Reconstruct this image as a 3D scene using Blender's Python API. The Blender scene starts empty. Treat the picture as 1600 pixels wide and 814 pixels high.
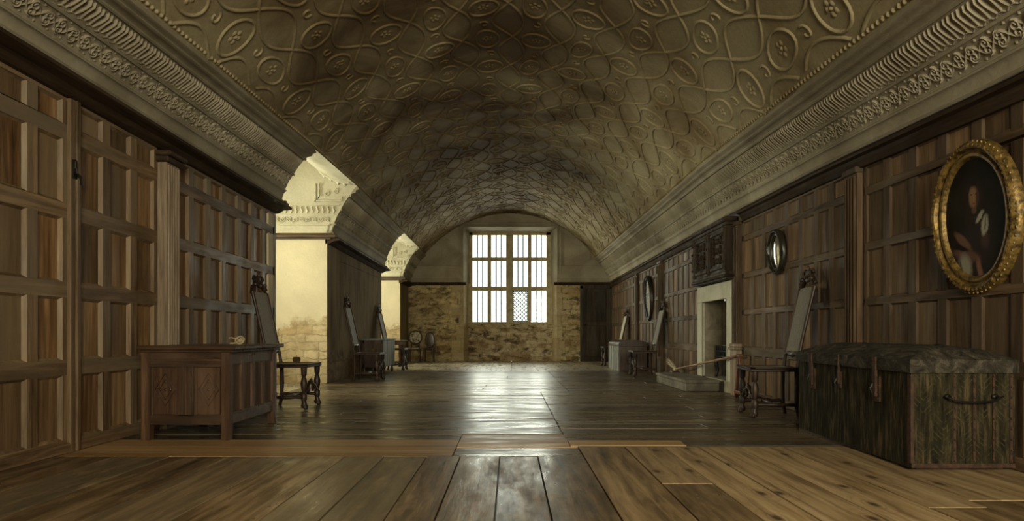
import bpy, math, random
from mathutils import Vector
random.seed(7)
S = bpy.context.scene
COL = S.collection
PI = math.pi
EYE = 0.78            # eye height (m)
# ------------------------------------------------------------------ camera
cd = bpy.data.cameras.new('camera'); cam = bpy.data.objects.new('camera', cd); COL.objects.link(cam)
cam.location = (0, 0, EYE); cam.rotation_euler = (PI/2, 0, 0)
cd.sensor_width = 36; cd.lens = 36*1050/1600; cd.shift_x = 3/1600; cd.shift_y = 115/1600
cd.clip_start = .05; S.camera = cam
S.view_settings.view_transform = 'Standard'; S.view_settings.look = 'None'
S.view_settings.gamma = 1; S.view_settings.use_curve_mapping = False
S.view_settings.exposure = 0.35
# ------------------------------------------------------------------ world + daylight at the windows
w = bpy.data.worlds.new('sky'); S.world = w; w.use_nodes = True
w.node_tree.nodes['Background'].inputs[0].default_value = (.95, .98, 1, 1)
w.node_tree.nodes['Background'].inputs[1].default_value = 1.5
def area(name, loc, rot, sx, sy, power, col):
    d = bpy.data.lights.new(name, 'AREA'); d.shape = 'RECTANGLE'; d.size = sx; d.size_y = sy
    d.energy = power; d.color = col
    o = bpy.data.objects.new(name, d); COL.objects.link(o); o.location = loc; o.rotation_euler = rot
    return o
area('daylight_end_window', (0, 20.15, 2.45), (-PI/2, 0, 0), 2.9, 3.0, 200, (1, .97, .84))
area('daylight_bay', (-5.95, 9.5, 2.5), (0, -PI/2+.4, 0), 2.9, 2.3, 620, (1, .92, .70))
area('daylight_far_bay', (-5.95, 16.45, 2.5), (0, -PI/2+.4, 0), 2.9, 2.5, 640, (1, .92, .70))
area('daylight_rear_window', (.9, -3.6, 2.3), (PI/2, 0, 0), 3.0, 2.9, 950, (1, .87, .66))

# ------------------------------------------------------------------ helpers
def lerp(a, b, t): return a+(b-a)*t
def pw(tab):
    def f(y):
        if y <= tab[0][0]: return tab[0][1]
        for (a, b), (c, d) in zip(tab, tab[1:]):
            if y <= c: return lerp(b, d, (y-a)/(c-a))
        return tab[-1][1]
    return f
class MB:
    def __init__(s): s.v = []; s.f = []; s.m = []; s.r = []; s.cur = (.5, .5, .5)
    def rnd(s): s.cur = (random.random(), random.random(), random.random())
    def face(s, pts, m=0):
        n = len(s.v); s.v += [tuple(p) for p in pts]; s.f.append(tuple(range(n, n+len(pts)))); s.m.append(m); s.r.append(s.cur)
    def idx(s, vs, fs, m=0):
        n = len(s.v); s.v += [tuple(p) for p in vs]
        for f in fs: s.f.append(tuple(n+i for i in f)); s.m.append(m); s.r.append(s.cur)
    def hexa(s, b, t, m=0, new=True):
        if new: s.rnd()
        s.idx(list(b)+list(t), [(3,2,1,0), (4,5,6,7), (0,1,5,4), (1,2,6,5), (2,3,7,6), (3,0,4,7)], m)
    def box(s, x0, x1, y0, y1, z0, z1, m=0, new=True, c=0, W=None):
        if x0 > x1: x0, x1 = x1, x0
        if y0 > y1: y0, y1 = y1, y0
        if z0 > z1: z0, z1 = z1, z0
        if new: s.rnd()
        if c <= 0:
            P = [(x0,y0,z0),(x1,y0,z0),(x1,y1,z0),(x0,y1,z0),(x0,y0,z1),(x1,y0,z1),(x1,y1,z1),(x0,y1,z1)]
            if W: P = [W(*p) for p in P]
            s.idx(P, [(3,2,1,0),(4,5,6,7),(0,1,5,4),(1,2,6,5),(2,3,7,6),(3,0,4,7)], m); return
        c = min(c, (x1-x0)*.45, (y1-y0)*.45, (z1-z0)*.45)
        vs = []; ix = {}
        X = (x0, x1); Y = (y0, y1); Z = (z0, z1)
        for i in (0,1):
            for j in (0,1):
                for k in (0,1):
                    sx = c*(1-2*i); sy = c*(1-2*j); sz = c*(1-2*k)
                    for ax, p in (('x', (X[i], Y[j]+sy, Z[k]+sz)), ('y', (X[i]+sx, Y[j], Z[k]+sz)), ('z', (X[i]+sx, Y[j]+sy, Z[k]))):
                        ix[i,j,k,ax] = len(vs); vs.append(p)
        fs = []
        for i in (0,1):
            q = [ix[i,0,0,'x'], ix[i,1,0,'x'], ix[i,1,1,'x'], ix[i,0,1,'x']]; fs.append(q if i else q[::-1])
            q = [ix[0,i,0,'y'], ix[0,i,1,'y'], ix[1,i,1,'y'], ix[1,i,0,'y']]; fs.append(q if i else q[::-1])
            q = [ix[0,0,i,'z'], ix[1,0,i,'z'], ix[1,1,i,'z'], ix[0,1,i,'z']]; fs.append(q if i else q[::-1])
            for j in (0,1):
                q = [ix[i,j,0,'x'], ix[i,j,0,'y'], ix[i,j,1,'y'], ix[i,j,1,'x']]; fs.append(q if (i+j) % 2 == 1 else q[::-1])
                q = [ix[i,0,j,'x'], ix[i,1,j,'x'], ix[i,1,j,'z'], ix[i,0,j,'z']]; fs.append(q if (i+j) % 2 == 1 else q[::-1])
                q = [ix[0,i,j,'y'], ix[0,i,j,'z'], ix[1,i,j,'z'], ix[1,i,j,'y']]; fs.append(q if (i+j) % 2 == 1 else q[::-1])
                for k in (0,1):
                    q = [ix[i,j,k,'x'], ix[i,j,k,'y'], ix[i,j,k,'z']]; fs.append(q if (i+j+k) % 2 else q[::-1])
        if W: vs = [W(*p) for p in vs]
        s.idx(vs, fs, m)
    def tube(s, pts, rad, seg=8, m=0, new=True, cap=True, flat=1.0):
        if new: s.rnd()
        pts = [Vector(p) for p in pts]; n = len(pts)
        if not hasattr(rad, '__len__'): rad = [rad]*n
        vs = []; fs = []; up = Vector((0, 0, 1)); pu = None
        for i, p in enumerate(pts):
            d = (pts[min(i+1, n-1)]-pts[max(i-1, 0)]).normalized()
            if pu is None:
                pu = d.cross(up)
                if pu.length < .2: pu = d.cross(Vector((0, 1, 0)))
            pu = (pu - d*pu.dot(d)).normalized(); pv = d.cross(pu)
            for k in range(seg):
                a = 2*PI*k/seg; vs.append(p+(pu*math.cos(a)+pv*math.sin(a)*flat)*rad[i])
        for i in range(n-1):
            for k in range(seg):
                a = i*seg+k; b = i*seg+(k+1) % seg; fs.append((a, b, b+seg, a+seg))
        if cap: fs += [tuple(range(seg))[::-1], tuple(range((n-1)*seg, n*seg))]
        s.idx(vs, fs, m)
    def lathe(s, prof, o=(0,0,0), seg=12, m=0, new=True):
        if new: s.rnd()
        vs = []; fs = []
        for r, z in prof:
            for k in range(seg):
                a = 2*PI*k/seg; vs.append((o[0]+r*math.cos(a), o[1]+r*math.sin(a), o[2]+z))
        for i in range(len(prof)-1):
            for k in range(seg):
                a = i*seg+k; b = i*seg+(k+1) % seg; fs.append((a, b, b+seg, a+seg))
        fs += [tuple(range(seg))[::-1], tuple(range((len(prof)-1)*seg, len(prof)*seg))]
        s.idx(vs, fs, m)
    def ball(s, c, rx, ry=None, rz=None, seg=8, rings=5, m=0, new=True):
        if new: s.rnd()
        ry = ry or rx; rz = rz or rx; vs = [(c[0], c[1], c[2]-rz)]; fs = []
        for i in range(1, rings):
            t = PI*i/rings
            for k in range(seg):
                a = 2*PI*k/seg; vs.append((c[0]+rx*math.sin(t)*math.cos(a), c[1]+ry*math.sin(t)*math.sin(a), c[2]-rz*math.cos(t)))
        vs.append((c[0], c[1], c[2]+rz)); L = len(vs)-1
        for k in range(seg):
            fs.append((0, 1+(k+1) % seg, 1+k)); b = 1+(rings-2)*seg; fs.append((b+k, b+(k+1) % seg, L))
        for i in range(rings-2):
            for k in range(seg):
                a = 1+i*seg+k; b = 1+i*seg+(k+1) % seg; fs.append((a, b, b+seg, a+seg))
        s.idx(vs, fs, m)
    def prism(s, outline, y0, y1, m=0, new=True, axis='y', back=True):
        # outline in two coordinates, extruded along the named axis
        if new: s.rnd()
        f = {'y': lambda a, b, t: (a, t, b), 'x': lambda a, b, t: (t, a, b), 'z': lambda a, b, t: (a, b, t)}[axis]
        n = len(outline); vs = [f(a, b, y0) for a, b in outline]+[f(a, b, y1) for a, b in outline]
        fs = [tuple(range(n)), tuple(range(n, 2*n))[::-1]]+[(i, i+n, (i+1) % n+n, (i+1) % n) for i in range(n)]
        s.idx(vs, fs, m)
    def grid(s, rows, m=0, closed=False):
        nr = len(rows); nc = len(rows[0]); vs = [p for r in rows for p in r]; fs = []
        for i in range(nr-1):
            for k in range(nc if closed else nc-1):
                a = i*nc+k; b = i*nc+(k+1) % nc; fs.append((a, b, b+nc, a+nc))
        s.idx(vs, fs, m)
    def build(s, name, mats, parent=None, smooth=None, weld=False):
        me = bpy.data.meshes.new(name); me.from_pydata(s.v, [], s.f); me.validate(clean_customdata=False)
        if not isinstance(mats, (list, tuple)): mats = [mats]
        for q in mats: me.materials.append(q)
        if len(me.polygons) == len(s.f):
            me.polygons.foreach_set('material_index', s.m)
            at = me.color_attributes.new('rnd', 'FLOAT_COLOR', 'CORNER'); d = []
            for p, r in zip(me.polygons, s.r): d += [r[0], r[1], r[2], 1]*p.loop_total
            at.data.foreach_set('color', d)
        if smooth is not None:
            me.polygons.foreach_set('use_smooth', [True]*len(me.polygons))
            try: me.set_sharp_from_angle(angle=math.radians(smooth))
            except Exception: pass
        me.update()
        o = bpy.data.objects.new(name, me); COL.objects.link(o)
        if parent: o.parent = parent
        return o
def struct(o): o['kind'] = 'structure'; return o
def tag(o, label, cat, group=None):
    o['label'] = label; o['category'] = cat
    if group: o['group'] = group
    return o
def thing(name, label, cat, loc=(0,0,0), rz=0, group=None):
    o = bpy.data.objects.new(name, None); COL.objects.link(o); o.location = loc; o.rotation_euler = (0, 0, rz)
    o.empty_display_size = .1
    return tag(o, label, cat, group)
def dup(root, loc, rz, label, group=None):
    r = root.copy(); COL.objects.link(r); r.location = loc; r.rotation_euler = (0, 0, rz); r['label'] = label
    if group: r['group'] = group
    for ch in list(root.children):
        c = ch.copy(); COL.objects.link(c); c.parent = r
        for g in ch.children:
            d = g.copy(); COL.objects.link(d); d.parent = c
    return r

# ------------------------------------------------------------------ materials
class NT:
    def __init__(s, name):
        s.mat = bpy.data.materials.new(name); s.mat.use_nodes = True; s.t = s.mat.node_tree
        s.b = s.t.nodes['Principled BSDF']; s.out = s.t.nodes['Material Output']
    def n(s, typ, **kw):
        x = s.t.nodes.new(typ)
        for k, v in kw.items(): setattr(x, k, v)
        return x
    def l(s, a, b): s.t.links.new(a, b)
    def put(s, sock, val):
        if hasattr(val, 'is_output') or isinstance(val, bpy.types.NodeSocket): s.l(val, sock)
        else: sock.default_value = val
    def math(s, op, a, b=0.0, c=None):
        x = s.n('ShaderNodeMath', operation=op); s.put(x.inputs[0], a); s.put(x.inputs[1], b)
        if c is not None: s.put(x.inputs[2], c)
        return x.outputs[0]
    def vmath(s, op, a, b=(0,0,0)):
        x = s.n('ShaderNodeVectorMath', operation=op); s.put(x.inputs[0], a); s.put(x.inputs[1], b); return x
    def coord(s, scale=(1,1,1), rnd=0.0):
        o = s.n('ShaderNodeTexCoord').outputs['Object']
        if rnd:
            a = s.n('ShaderNodeAttribute', attribute_name='rnd')
            v = s.vmath('MULTIPLY', a.outputs['Vector'], (rnd, rnd, rnd)).outputs[0]; o = s.vmath('ADD', o, v).outputs[0]
        return s.vmath('MULTIPLY', o, scale).outputs[0]
    def noise(s, v, scale=5, detail=4, rough=.55, dist=0):
        x = s.n('ShaderNodeTexNoise'); s.l(v, x.inputs['Vector']); x.inputs['Scale'].default_value = scale
        x.inputs['Detail'].default_value = detail; x.inputs['Roughness'].default_value = rough; x.inputs['Distortion'].default_value = dist
        return x.outputs['Fac']
    def ramp(s, f, stops):
        x = s.n('ShaderNodeValToRGB'); s.l(f, x.inputs[0]); e = x.color_ramp.elements
        while len(e) > 2: e.remove(e[-1])
        for i, (p, c) in enumerate(stops):
            if i >= 2: e.new(p)
            e[i].position = p
        for i, (p, c) in enumerate(stops): e[i].color = (c if len(c) == 4 else (*c, 1))
        return x.outputs[0]
    def mix(s, f, a, b, mode='MIX'):
        x = s.n('ShaderNodeMix', data_type='RGBA', blend_type=mode)
        s.put(x.inputs[0], f)
        for q, val in ((6, a), (7, b)):
            if isinstance(val, tuple) and len(val) == 3: val = (*val, 1)
            s.put(x.inputs[q], val)
        return x.outputs[2]
    def mr(s, v, a, b, c, d):
        x = s.n('ShaderNodeMapRange'); s.put(x.inputs[0], v)
        for i, q in enumerate((a, b, c, d)): x.inputs[1+i].default_value = q
        return x.outputs[0]
    def grey(s, v): 
        x = s.n('ShaderNodeCombineColor'); [s.l(v, x.inputs[i]) for i in range(3)]; return x.outputs[0]
    def bump(s, h, strength=.3, dist=.01):
        x = s.n('ShaderNodeBump'); s.l(h, x.inputs['Height']); x.inputs['Strength'].default_value = strength
        x.inputs['Distance'].default_value = dist; s.l(x.outputs[0], s.b.inputs['Normal'])
    def fin(s, col=None, rough=.6, metal=0.0, spec=None):
        if col is not None:
            if isinstance(col, tuple): col = (*col[:3], 1)
            s.put(s.b.inputs['Base Color'], col)
        s.put(s.b.inputs['Roughness'], rough); s.b.inputs['Metallic'].default_value = metal
        if spec is not None: s.b.inputs['Specular IOR Level'].default_value = spec
        return s.mat
def wood(name, dark, mid, light, axis='z', fine=28, rough=.5, var=.35, bump=.25, wear=None, wearc=(.3,.26,.2), knots=None, spec=.5, greyc=None, rv=.2, fl_=False):
    t = NT(name); k = .07
    k = .07 if not fl_ else .03; sc = {'x': (k,1,1), 'y': (1,k,1), 'z': (1,1,k)}[axis]
    v = t.coord(sc, 7.0); n1 = t.noise(v, fine, 5, .65, .4); n2 = t.noise(v, fine*.22, 3, .5, 1.2)
    f = t.math('ADD', t.math('MULTIPLY', n1, .6), t.math('MULTIPLY', n2, .4))
    c = t.ramp(f, [(.34, dark), (.5, mid), (.66, light)])
    a = t.n('ShaderNodeAttribute', attribute_name='rnd'); sp = t.n('ShaderNodeSeparateXYZ'); t.l(a.outputs['Vector'], sp.inputs[0])
    if greyc: c = t.mix(t.mr(sp.outputs[1], .45, 1, 0, .75), c, greyc)
    c = t.mix(1.0, c, t.grey(t.mr(sp.outputs[0], 0, 1, 1-var, 1+var)), 'MULTIPLY')
    if wear:
        w_ = t.noise(t.coord(tuple(.3 if q < 1 else 1 for q in sc)), wear, 6, .7); c = t.mix(t.mr(w_, .52, .72, 0, .75), c, wearc)
    if knots:
        vo = t.n('ShaderNodeTexVoronoi', voronoi_dimensions='2D'); t.l(t.coord(knots, 3), vo.inputs['Vector']); vo.inputs['Scale'].default_value = 1
        c = t.mix(t.mr(vo.outputs['Distance'], .03, .10, .95, 0), c, tuple(q*.4 for q in dark))
        rg = t.math('FRACT', t.math('MULTIPLY', vo.outputs['Distance'], 9)); c = t.mix(t.math('MULTIPLY', t.mr(rg, .0, .35, .5, 0), t.mr(vo.outputs['Distance'], .1, .42, 1, 0)), c, dark)
    t.bump(f, bump, .006)
    return t.fin(c, t.mr(t.noise(t.coord(tuple(.25 if q < 1 else 1 for q in sc)), 7, 6, .7), .35, .65, rough*(1-rv), rough*(1+rv*2)), spec=spec)
M = {}
OD, OM, OL = (.050,.024,.010), (.165,.086,.037), (.32,.195,.10)
M['oak'] = wood('oak_panel', OD, OM, OL, 'z', 26, .5, .45, .5, 3.2, (.22,.155,.09), greyc=(.18,.135,.085), spec=.3)
M['stile'] = wood('oak_stile', (.05,.028,.014), (.145,.088,.045), (.27,.18,.10), 'z', 30, .5, .28, .5, 4, (.20,.15,.095), greyc=(.20,.15,.095), spec=.3)
M['rail'] = wood('oak_rail', (.05,.028,.014), (.135,.080,.041), (.25,.165,.095), 'y', 30, .5, .22, .5, 4, (.20,.15,.095), greyc=(.19,.145,.095), spec=.3)
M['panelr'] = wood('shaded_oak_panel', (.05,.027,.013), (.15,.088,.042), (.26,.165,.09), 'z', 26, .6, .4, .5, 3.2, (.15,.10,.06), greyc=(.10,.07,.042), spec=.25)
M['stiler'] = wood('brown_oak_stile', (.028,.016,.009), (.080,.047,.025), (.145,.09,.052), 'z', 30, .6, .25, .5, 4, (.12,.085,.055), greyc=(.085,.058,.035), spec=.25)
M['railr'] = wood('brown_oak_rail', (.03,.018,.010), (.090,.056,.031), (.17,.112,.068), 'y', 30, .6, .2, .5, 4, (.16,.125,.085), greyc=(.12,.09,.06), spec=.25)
M['railx'] = wood('oak_rail_cross', (.04,.023,.012), (.10,.058,.030), (.18,.115,.066), 'x', 30, .5, .2, .4, 4, (.15,.11,.07))
M['darkoak'] = wood('dark_cornice_oak', (.016,.009,.005), (.038,.022,.012), (.075,.047,.027), 'y', 20, .7, .2, .3, spec=.2)
M['carved'] = wood('black_carved_oak', (.008,.005,.003), (.026,.015,.008), (.055,.034,.019), 'z', 24, .65, .15, .3, spec=.25)
M['post'] = wood('pale_post_oak', (.12,.08,.05), (.23,.165,.11), (.36,.28,.20), 'z', 40, .6, .1, .5)
M['coffer'] = wood('coffer_oak', (.018,.009,.005), (.055,.027,.014), (.12,.065,.036), 'z', 24, .33, .25, .3, 3, (.13,.075,.045))
M['cofferh'] = wood('coffer_oak_rail', (.018,.009,.005), (.05,.026,.014), (.11,.06,.034), 'x', 24, .3, .25, .3, 3, (.13,.075,.045))
M['walnut'] = wood('walnut_chair_wood', (.010,.005,.003), (.03,.014,.008), (.07,.036,.02), 'z', 24, .45, .15, .2)
M['reddish'] = wood('red_brown_wood', (.06,.022,.011), (.13,.053,.027), (.2,.095,.05), 'z', 24, .35, .15, .2)
M['ashwood'] = wood('ash_handle_wood', (.12,.06,.03), (.24,.13,.065), (.36,.22,.12), 'y', 24, .5, .1, .2)
M['greywood'] = wood('grey_painted_wood', (.14,.15,.14), (.24,.25,.23), (.33,.34,.31), 'z', 18, .5, .1, .3)
M['greychest'] = wood('bleached_grey_wood', (.12,.12,.11), (.22,.22,.20), (.33,.33,.3), 'z', 18, .6, .1, .3)
M['doorwood'] = wood('dark_door_oak', (.018,.012,.007), (.042,.028,.016), (.075,.052,.03), 'z', 18, .7, .2, .3)
# floor boards
FD = dict(bump=.5)
M['fnear'] = wood('old_floor_boards', (.035,.023,.011), (.16,.10,.048), (.36,.245,.13), 'y', 22, .36, .25, .55, 9, (.34,.235,.125), greyc=(.16,.135,.09), rv=.25)
M['fmid'] = wood('cross_floor_boards', (.022,.016,.009), (.105,.074,.040), (.24,.18,.105), 'x', 22, .28, .32, .6, 8, (.17,.13,.08), greyc=(.12,.10,.068), rv=.4, fl_=True)
M['ftan'] = wood('tan_cross_boards', (.20,.11,.045), (.42,.25,.11), (.58,.40,.20), 'x', 24, .42, .2, .5, fl_=True)
M['flight'] = wood('pale_pine_boards', (.13,.075,.035), (.37,.25,.13), (.53,.39,.22), 'y', 24, .48, .14, .5, knots=(3.2, 1.5, 0))
M['fslab'] = wood('pale_far_boards', (.16,.135,.09), (.30,.25,.165), (.42,.36,.25), 'y', 8, .30, .15, .35, 6, (.24,.2,.14), rv=.45)
def plaster(name, c1, c2, c3, rough=.85, sc=.8, bump=.3, darken=False):
    t = NT(name); v = t.coord(); a = t.noise(v, sc, 6, .62, .5)
    if darken:   # browner along the crown, edges broken up by the noise
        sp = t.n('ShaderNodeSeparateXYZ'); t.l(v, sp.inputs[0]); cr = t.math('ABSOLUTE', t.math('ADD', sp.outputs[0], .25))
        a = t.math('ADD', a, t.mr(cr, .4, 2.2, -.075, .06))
    b = t.noise(v, 34, 3, .6)
    c = t.ramp(a, [(.36, c1), (.5, c2), (.64, c3)])
    c = t.mix(t.mr(b, .35, .7, 0, .3), c, tuple(q*.6 for q in c2))
    t.bump(t.noise(v, 22, 5, .65), bump, .012); return t.fin(c, rough, spec=.2)
M['vault'] = plaster('vault_plaster', (.10,.060,.025), (.235,.175,.095), (.37,.31,.19), sc=.7, darken=True)
M['frieze'] = plaster('frieze_plaster', (.25,.21,.15), (.34,.295,.215), (.42,.37,.28), sc=1.3)
M['white'] = plaster('bay_plaster', (.50,.46,.34), (.60,.56,.43), (.68,.64,.50), sc=1.3)
def stone(name, ax, plasterlevel, base, dark, brown, pl, bw=.42, bh=.16, darken=.55, soft=.35):
    t = NT(name); o = t.n('ShaderNodeTexCoord').outputs['Object']; sp = t.n('ShaderNodeSeparateXYZ'); t.l(o, sp.inputs[0])
    wob = t.noise(t.coord(), 4, 4, .65); wv = t.math('MULTIPLY', t.math('SUBTRACT', wob, .5), .17)
    cb = t.n('ShaderNodeCombineXYZ'); t.l(t.math('ADD', sp.outputs[ax], wv), cb.inputs[0]); t.l(t.math('ADD', sp.outputs[2], wv), cb.inputs[1])
    br = t.n('ShaderNodeTexBrick'); t.l(cb.outputs[0], br.inputs['Vector']); br.inputs['Scale'].default_value = 1
    br.inputs['Brick Width'].default_value = bw; br.inputs['Row Height'].default_value = bh; br.inputs['Mortar Size'].default_value = .012
    br.inputs['Mortar Smooth'].default_value = .6; br.offset = .43; br.squash = .7; br.squash_frequency = 3
    br.inputs['Color1'].default_value = (0,0,0,1); br.inputs['Color2'].default_value = (1,1,1,1); br.inputs['Mortar'].default_value = (.5,.5,.5,1)
    c = t.ramp(br.outputs['Color'], [(.0, brown), (.3, base), (.7, base), (1, tuple(min(1, q*1.25) for q in base))])
    c = t.mix(t.math('MULTIPLY', br.outputs['Fac'], t.mr(wob, .4, .6, .15, .8)), c, tuple(q*.5 for q in base))
    c = t.mix(t.mr(t.noise(t.coord((.5,.5,2.2)), 1.6, 4, .6), .45, .62, 0, .6), c, brown)
    nz = t.noise(t.coord((1,1,1.8)), 3.2, 7, .72, .6)
    c = t.mix(t.mr(nz, .47, .62, 0, darken), c, dark)
    gr = t.noise(t.coord(), 17, 6, .75)
    c = t.mix(t.mr(gr, .5, .68, 0, .5), c, dark)
    pn = t.math('ADD', sp.outputs[2], t.math('MULTIPLY', t.math('SUBTRACT', t.noise(t.coord(), 2.4, 5, .65), .5), 1.1))
    pf = t.mr(pn, plasterlevel-soft*.15, plasterlevel+soft*.15, 0, 1)
    pc = t.mix(t.mr(t.noise(t.coord(), 1.7, 6, .65), .4, .68, 0, .55), pl, tuple(q*.72 for q in pl))
    if ax == 1: pc = t.mix(t.mr(t.noise(t.coord((1,1.6,.35)), 2.1, 6, .7), .42, .62, 0, .8), pc, tuple(q*.4 for q in pl))
    c = t.mix(pf, c, pc)
    h = t.math('ADD', t.math('MULTIPLY', t.math('MULTIPLY', br.outputs['Fac'], t.math('SUBTRACT', 1.0, pf)), -.7), t.math('MULTIPLY', gr, .8))
    t.bump(h, .5, .02); return t.fin(c, .95, spec=.15)
CR, DK, BR = (.46,.36,.21), (.10,.07,.036), (.27,.17,.08)
M['stone_rev'] = stone('reveal_limestone', 0, 1.0, (.55,.45,.28), (.30,.21,.11), (.46,.32,.16), (.68,.60,.42), .36, .13, .6)
M['stone_end'] = stone('end_wall_rubble', 0, 9, (.55,.44,.25), (.07,.048,.024), (.26,.165,.07), (.42,.34,.2), .5, .15, .9)
M['stone_apron'] = stone('window_apron_rubble', 0, 9, (.62,.52,.34), (.07,.045,.024), (.34,.21,.10), (.42,.34,.2), .3, .12, .95)
M['stone_block'] = stone('pier_stone', 1, .45, (.24,.18,.105), (.05,.033,.017), (.16,.10,.05), (.27,.205,.12), .6, .33, .6)
M['ashlar'] = stone('dressed_ashlar', 0, 9, (.46,.38,.23), (.24,.17,.09), (.40,.28,.14), (.5,.4,.25), .7, .33, .35)
M['mullion'] = plaster('mullion_stone', (.34,.28,.16), (.48,.41,.25), (.58,.51,.33), sc=5)
M['firestone'] = plaster('fireplace_stone', (.44,.41,.32), (.53,.50,.40), (.60,.57,.46), sc=2)
M['firebrick'] = plaster('fireplace_lining', (.20,.17,.12), (.36,.31,.23), (.46,.41,.31), sc=2.5)
M['hearth'] = plaster('hearth_slab_stone', (.10,.09,.07), (.18,.16,.125), (.26,.235,.19), sc=3)
def flat(name, c, rough=.5, metal=0, var=.3, sc=12, bump=.15):
    t = NT(name); n = t.noise(t.coord(), sc, 4, .6); col = t.ramp(n, [(.35, tuple(q*(1-var) for q in c)), (.65, tuple(min(1, q*(1+var)) for q in c))])
    t.bump(n, bump, .005); return t.fin(col, rough, metal)
M['iron'] = flat('black_iron', (.02,.018,.016), .45, .6)
M['rust'] = flat('rusty_iron', (.055,.026,.015), .7, .2, .5, 30)
M['gilt'] = flat('aged_gilding', (.17,.105,.028), .45, .45, .7, 30, .9)
M['giltdark'] = flat('dull_gilding', (.09,.065,.025), .45, .35, .6, 24, .6)
M['blackframe'] = flat('black_frame', (.02,.017,.011), .35)
M['cane'] = flat('grey_cane', (.20,.17,.13), .7, 0, .2, 60, .4)
M['canepale'] = flat('pale_cane', (.50,.44,.34), .7, 0, .15, 60, .4)
M['leather'] = flat('brown_leather', (.085,.045,.02), .5, 0, .3, 9)
M['lead'] = flat('window_lead', (.03,.03,.028), .6)
M['pale'] = flat('dried_pale', (.42,.34,.2), .8, 0, .25, 60)
M['bristle'] = flat('pale_bristle', (.45,.38,.25), .85, 0, .35, 60, .6)
def mirror():
    t = NT('old_mirror_glass'); n = t.noise(t.coord(), 25, 3, .5)
    return t.fin(t.ramp(n, [(.3, (.62,.63,.60)), (.7, (.80,.81,.78))]), .12, 1.0)
M['mirror'] = mirror()
def glass():
    t = NT('window_glass'); t.t.nodes.remove(t.b)
    tr = t.n('ShaderNodeBsdfTransparent'); tr.inputs[0].default_value = (.94,.97,.94,1); gl = t.n('ShaderNodeBsdfGlossy'); gl.inputs['Roughness'].default_value = .05
    fr = t.n('ShaderNodeFresnel'); fr.inputs[0].default_value = 1.45; mx = t.n('ShaderNodeMixShader')
    t.l(fr.outputs[0], mx.inputs[0]); t.l(tr.outputs[0], mx.inputs[1]); t.l(gl.outputs[0], mx.inputs[2]); t.l(mx.outputs[0], t.out.inputs[0])
    return t.mat
M['glass'] = glass()
def trunkmat(chev):
    t = NT('worn_trunk_hide_end' if chev else 'worn_trunk_hide'); v = t.coord((1,1,.13)); 
    a = t.noise(v, 34, 5, .7); b = t.noise(t.coord(), 5, 6, .7)
    c = t.ramp(a, [(.36, (.009,.007,.004)), (.52, (.042,.034,.017)), (.68, (.14,.105,.055))])
    c = t.mix(t.mr(b, .48, .66, 0, .7), c, (.020,.020,.011)); 
    c = t.mix(t.mr(t.noise(t.coord(), 2.6, 5, .65), .55, .7, 0, .55), c, (.075,.05,.028))
    if chev:
        o = t.n('ShaderNodeTexCoord').outputs['Object']; sp = t.n('ShaderNodeSeparateXYZ'); t.l(o, sp.inputs[0])
        pp = t.math('PINGPONG', sp.outputs[0], .058); q = t.math('ADD', sp.outputs[2], t.math('MULTIPLY', pp, -1.0))
        w_ = t.math('ADD', t.math('MULTIPLY', t.math('SUBTRACT', t.noise(t.coord(), 9, 3, .6), .5), .03), q)
        st = t.math('FRACT', t.math('MULTIPLY', w_, 30)); m_ = t.math('MULTIPLY', t.mr(st, .2, .32, 1, 0), t.mr(t.noise(t.coord(), 11, 5, .7), .47, .62, 0, .6))
        c = t.mix(m_, c, (.12,.10,.058))
    if chev: c = t.mix(1.0, c, (.72,.70,.66), 'MULTIPLY')
    t.bump(a, .6, .01); return t.fin(c, .8, spec=.15)
M['trunk'] = trunkmat(False); M['trunkend'] = trunkmat(True)
def lidmat():
    t = NT('scuffed_trunk_lid'); a = t.noise(t.coord((1,.5,1)), 14, 6, .75, 1)
    c = t.ramp(a, [(.36, (.015,.013,.010)), (.52, (.055,.046,.034)), (.62, (.11,.092,.07)), (.72, (.26,.15,.07))])
    t.bump(a, .9, .02); return t.fin(c, .75, spec=.2)
M['lid'] = lidmat()
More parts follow.
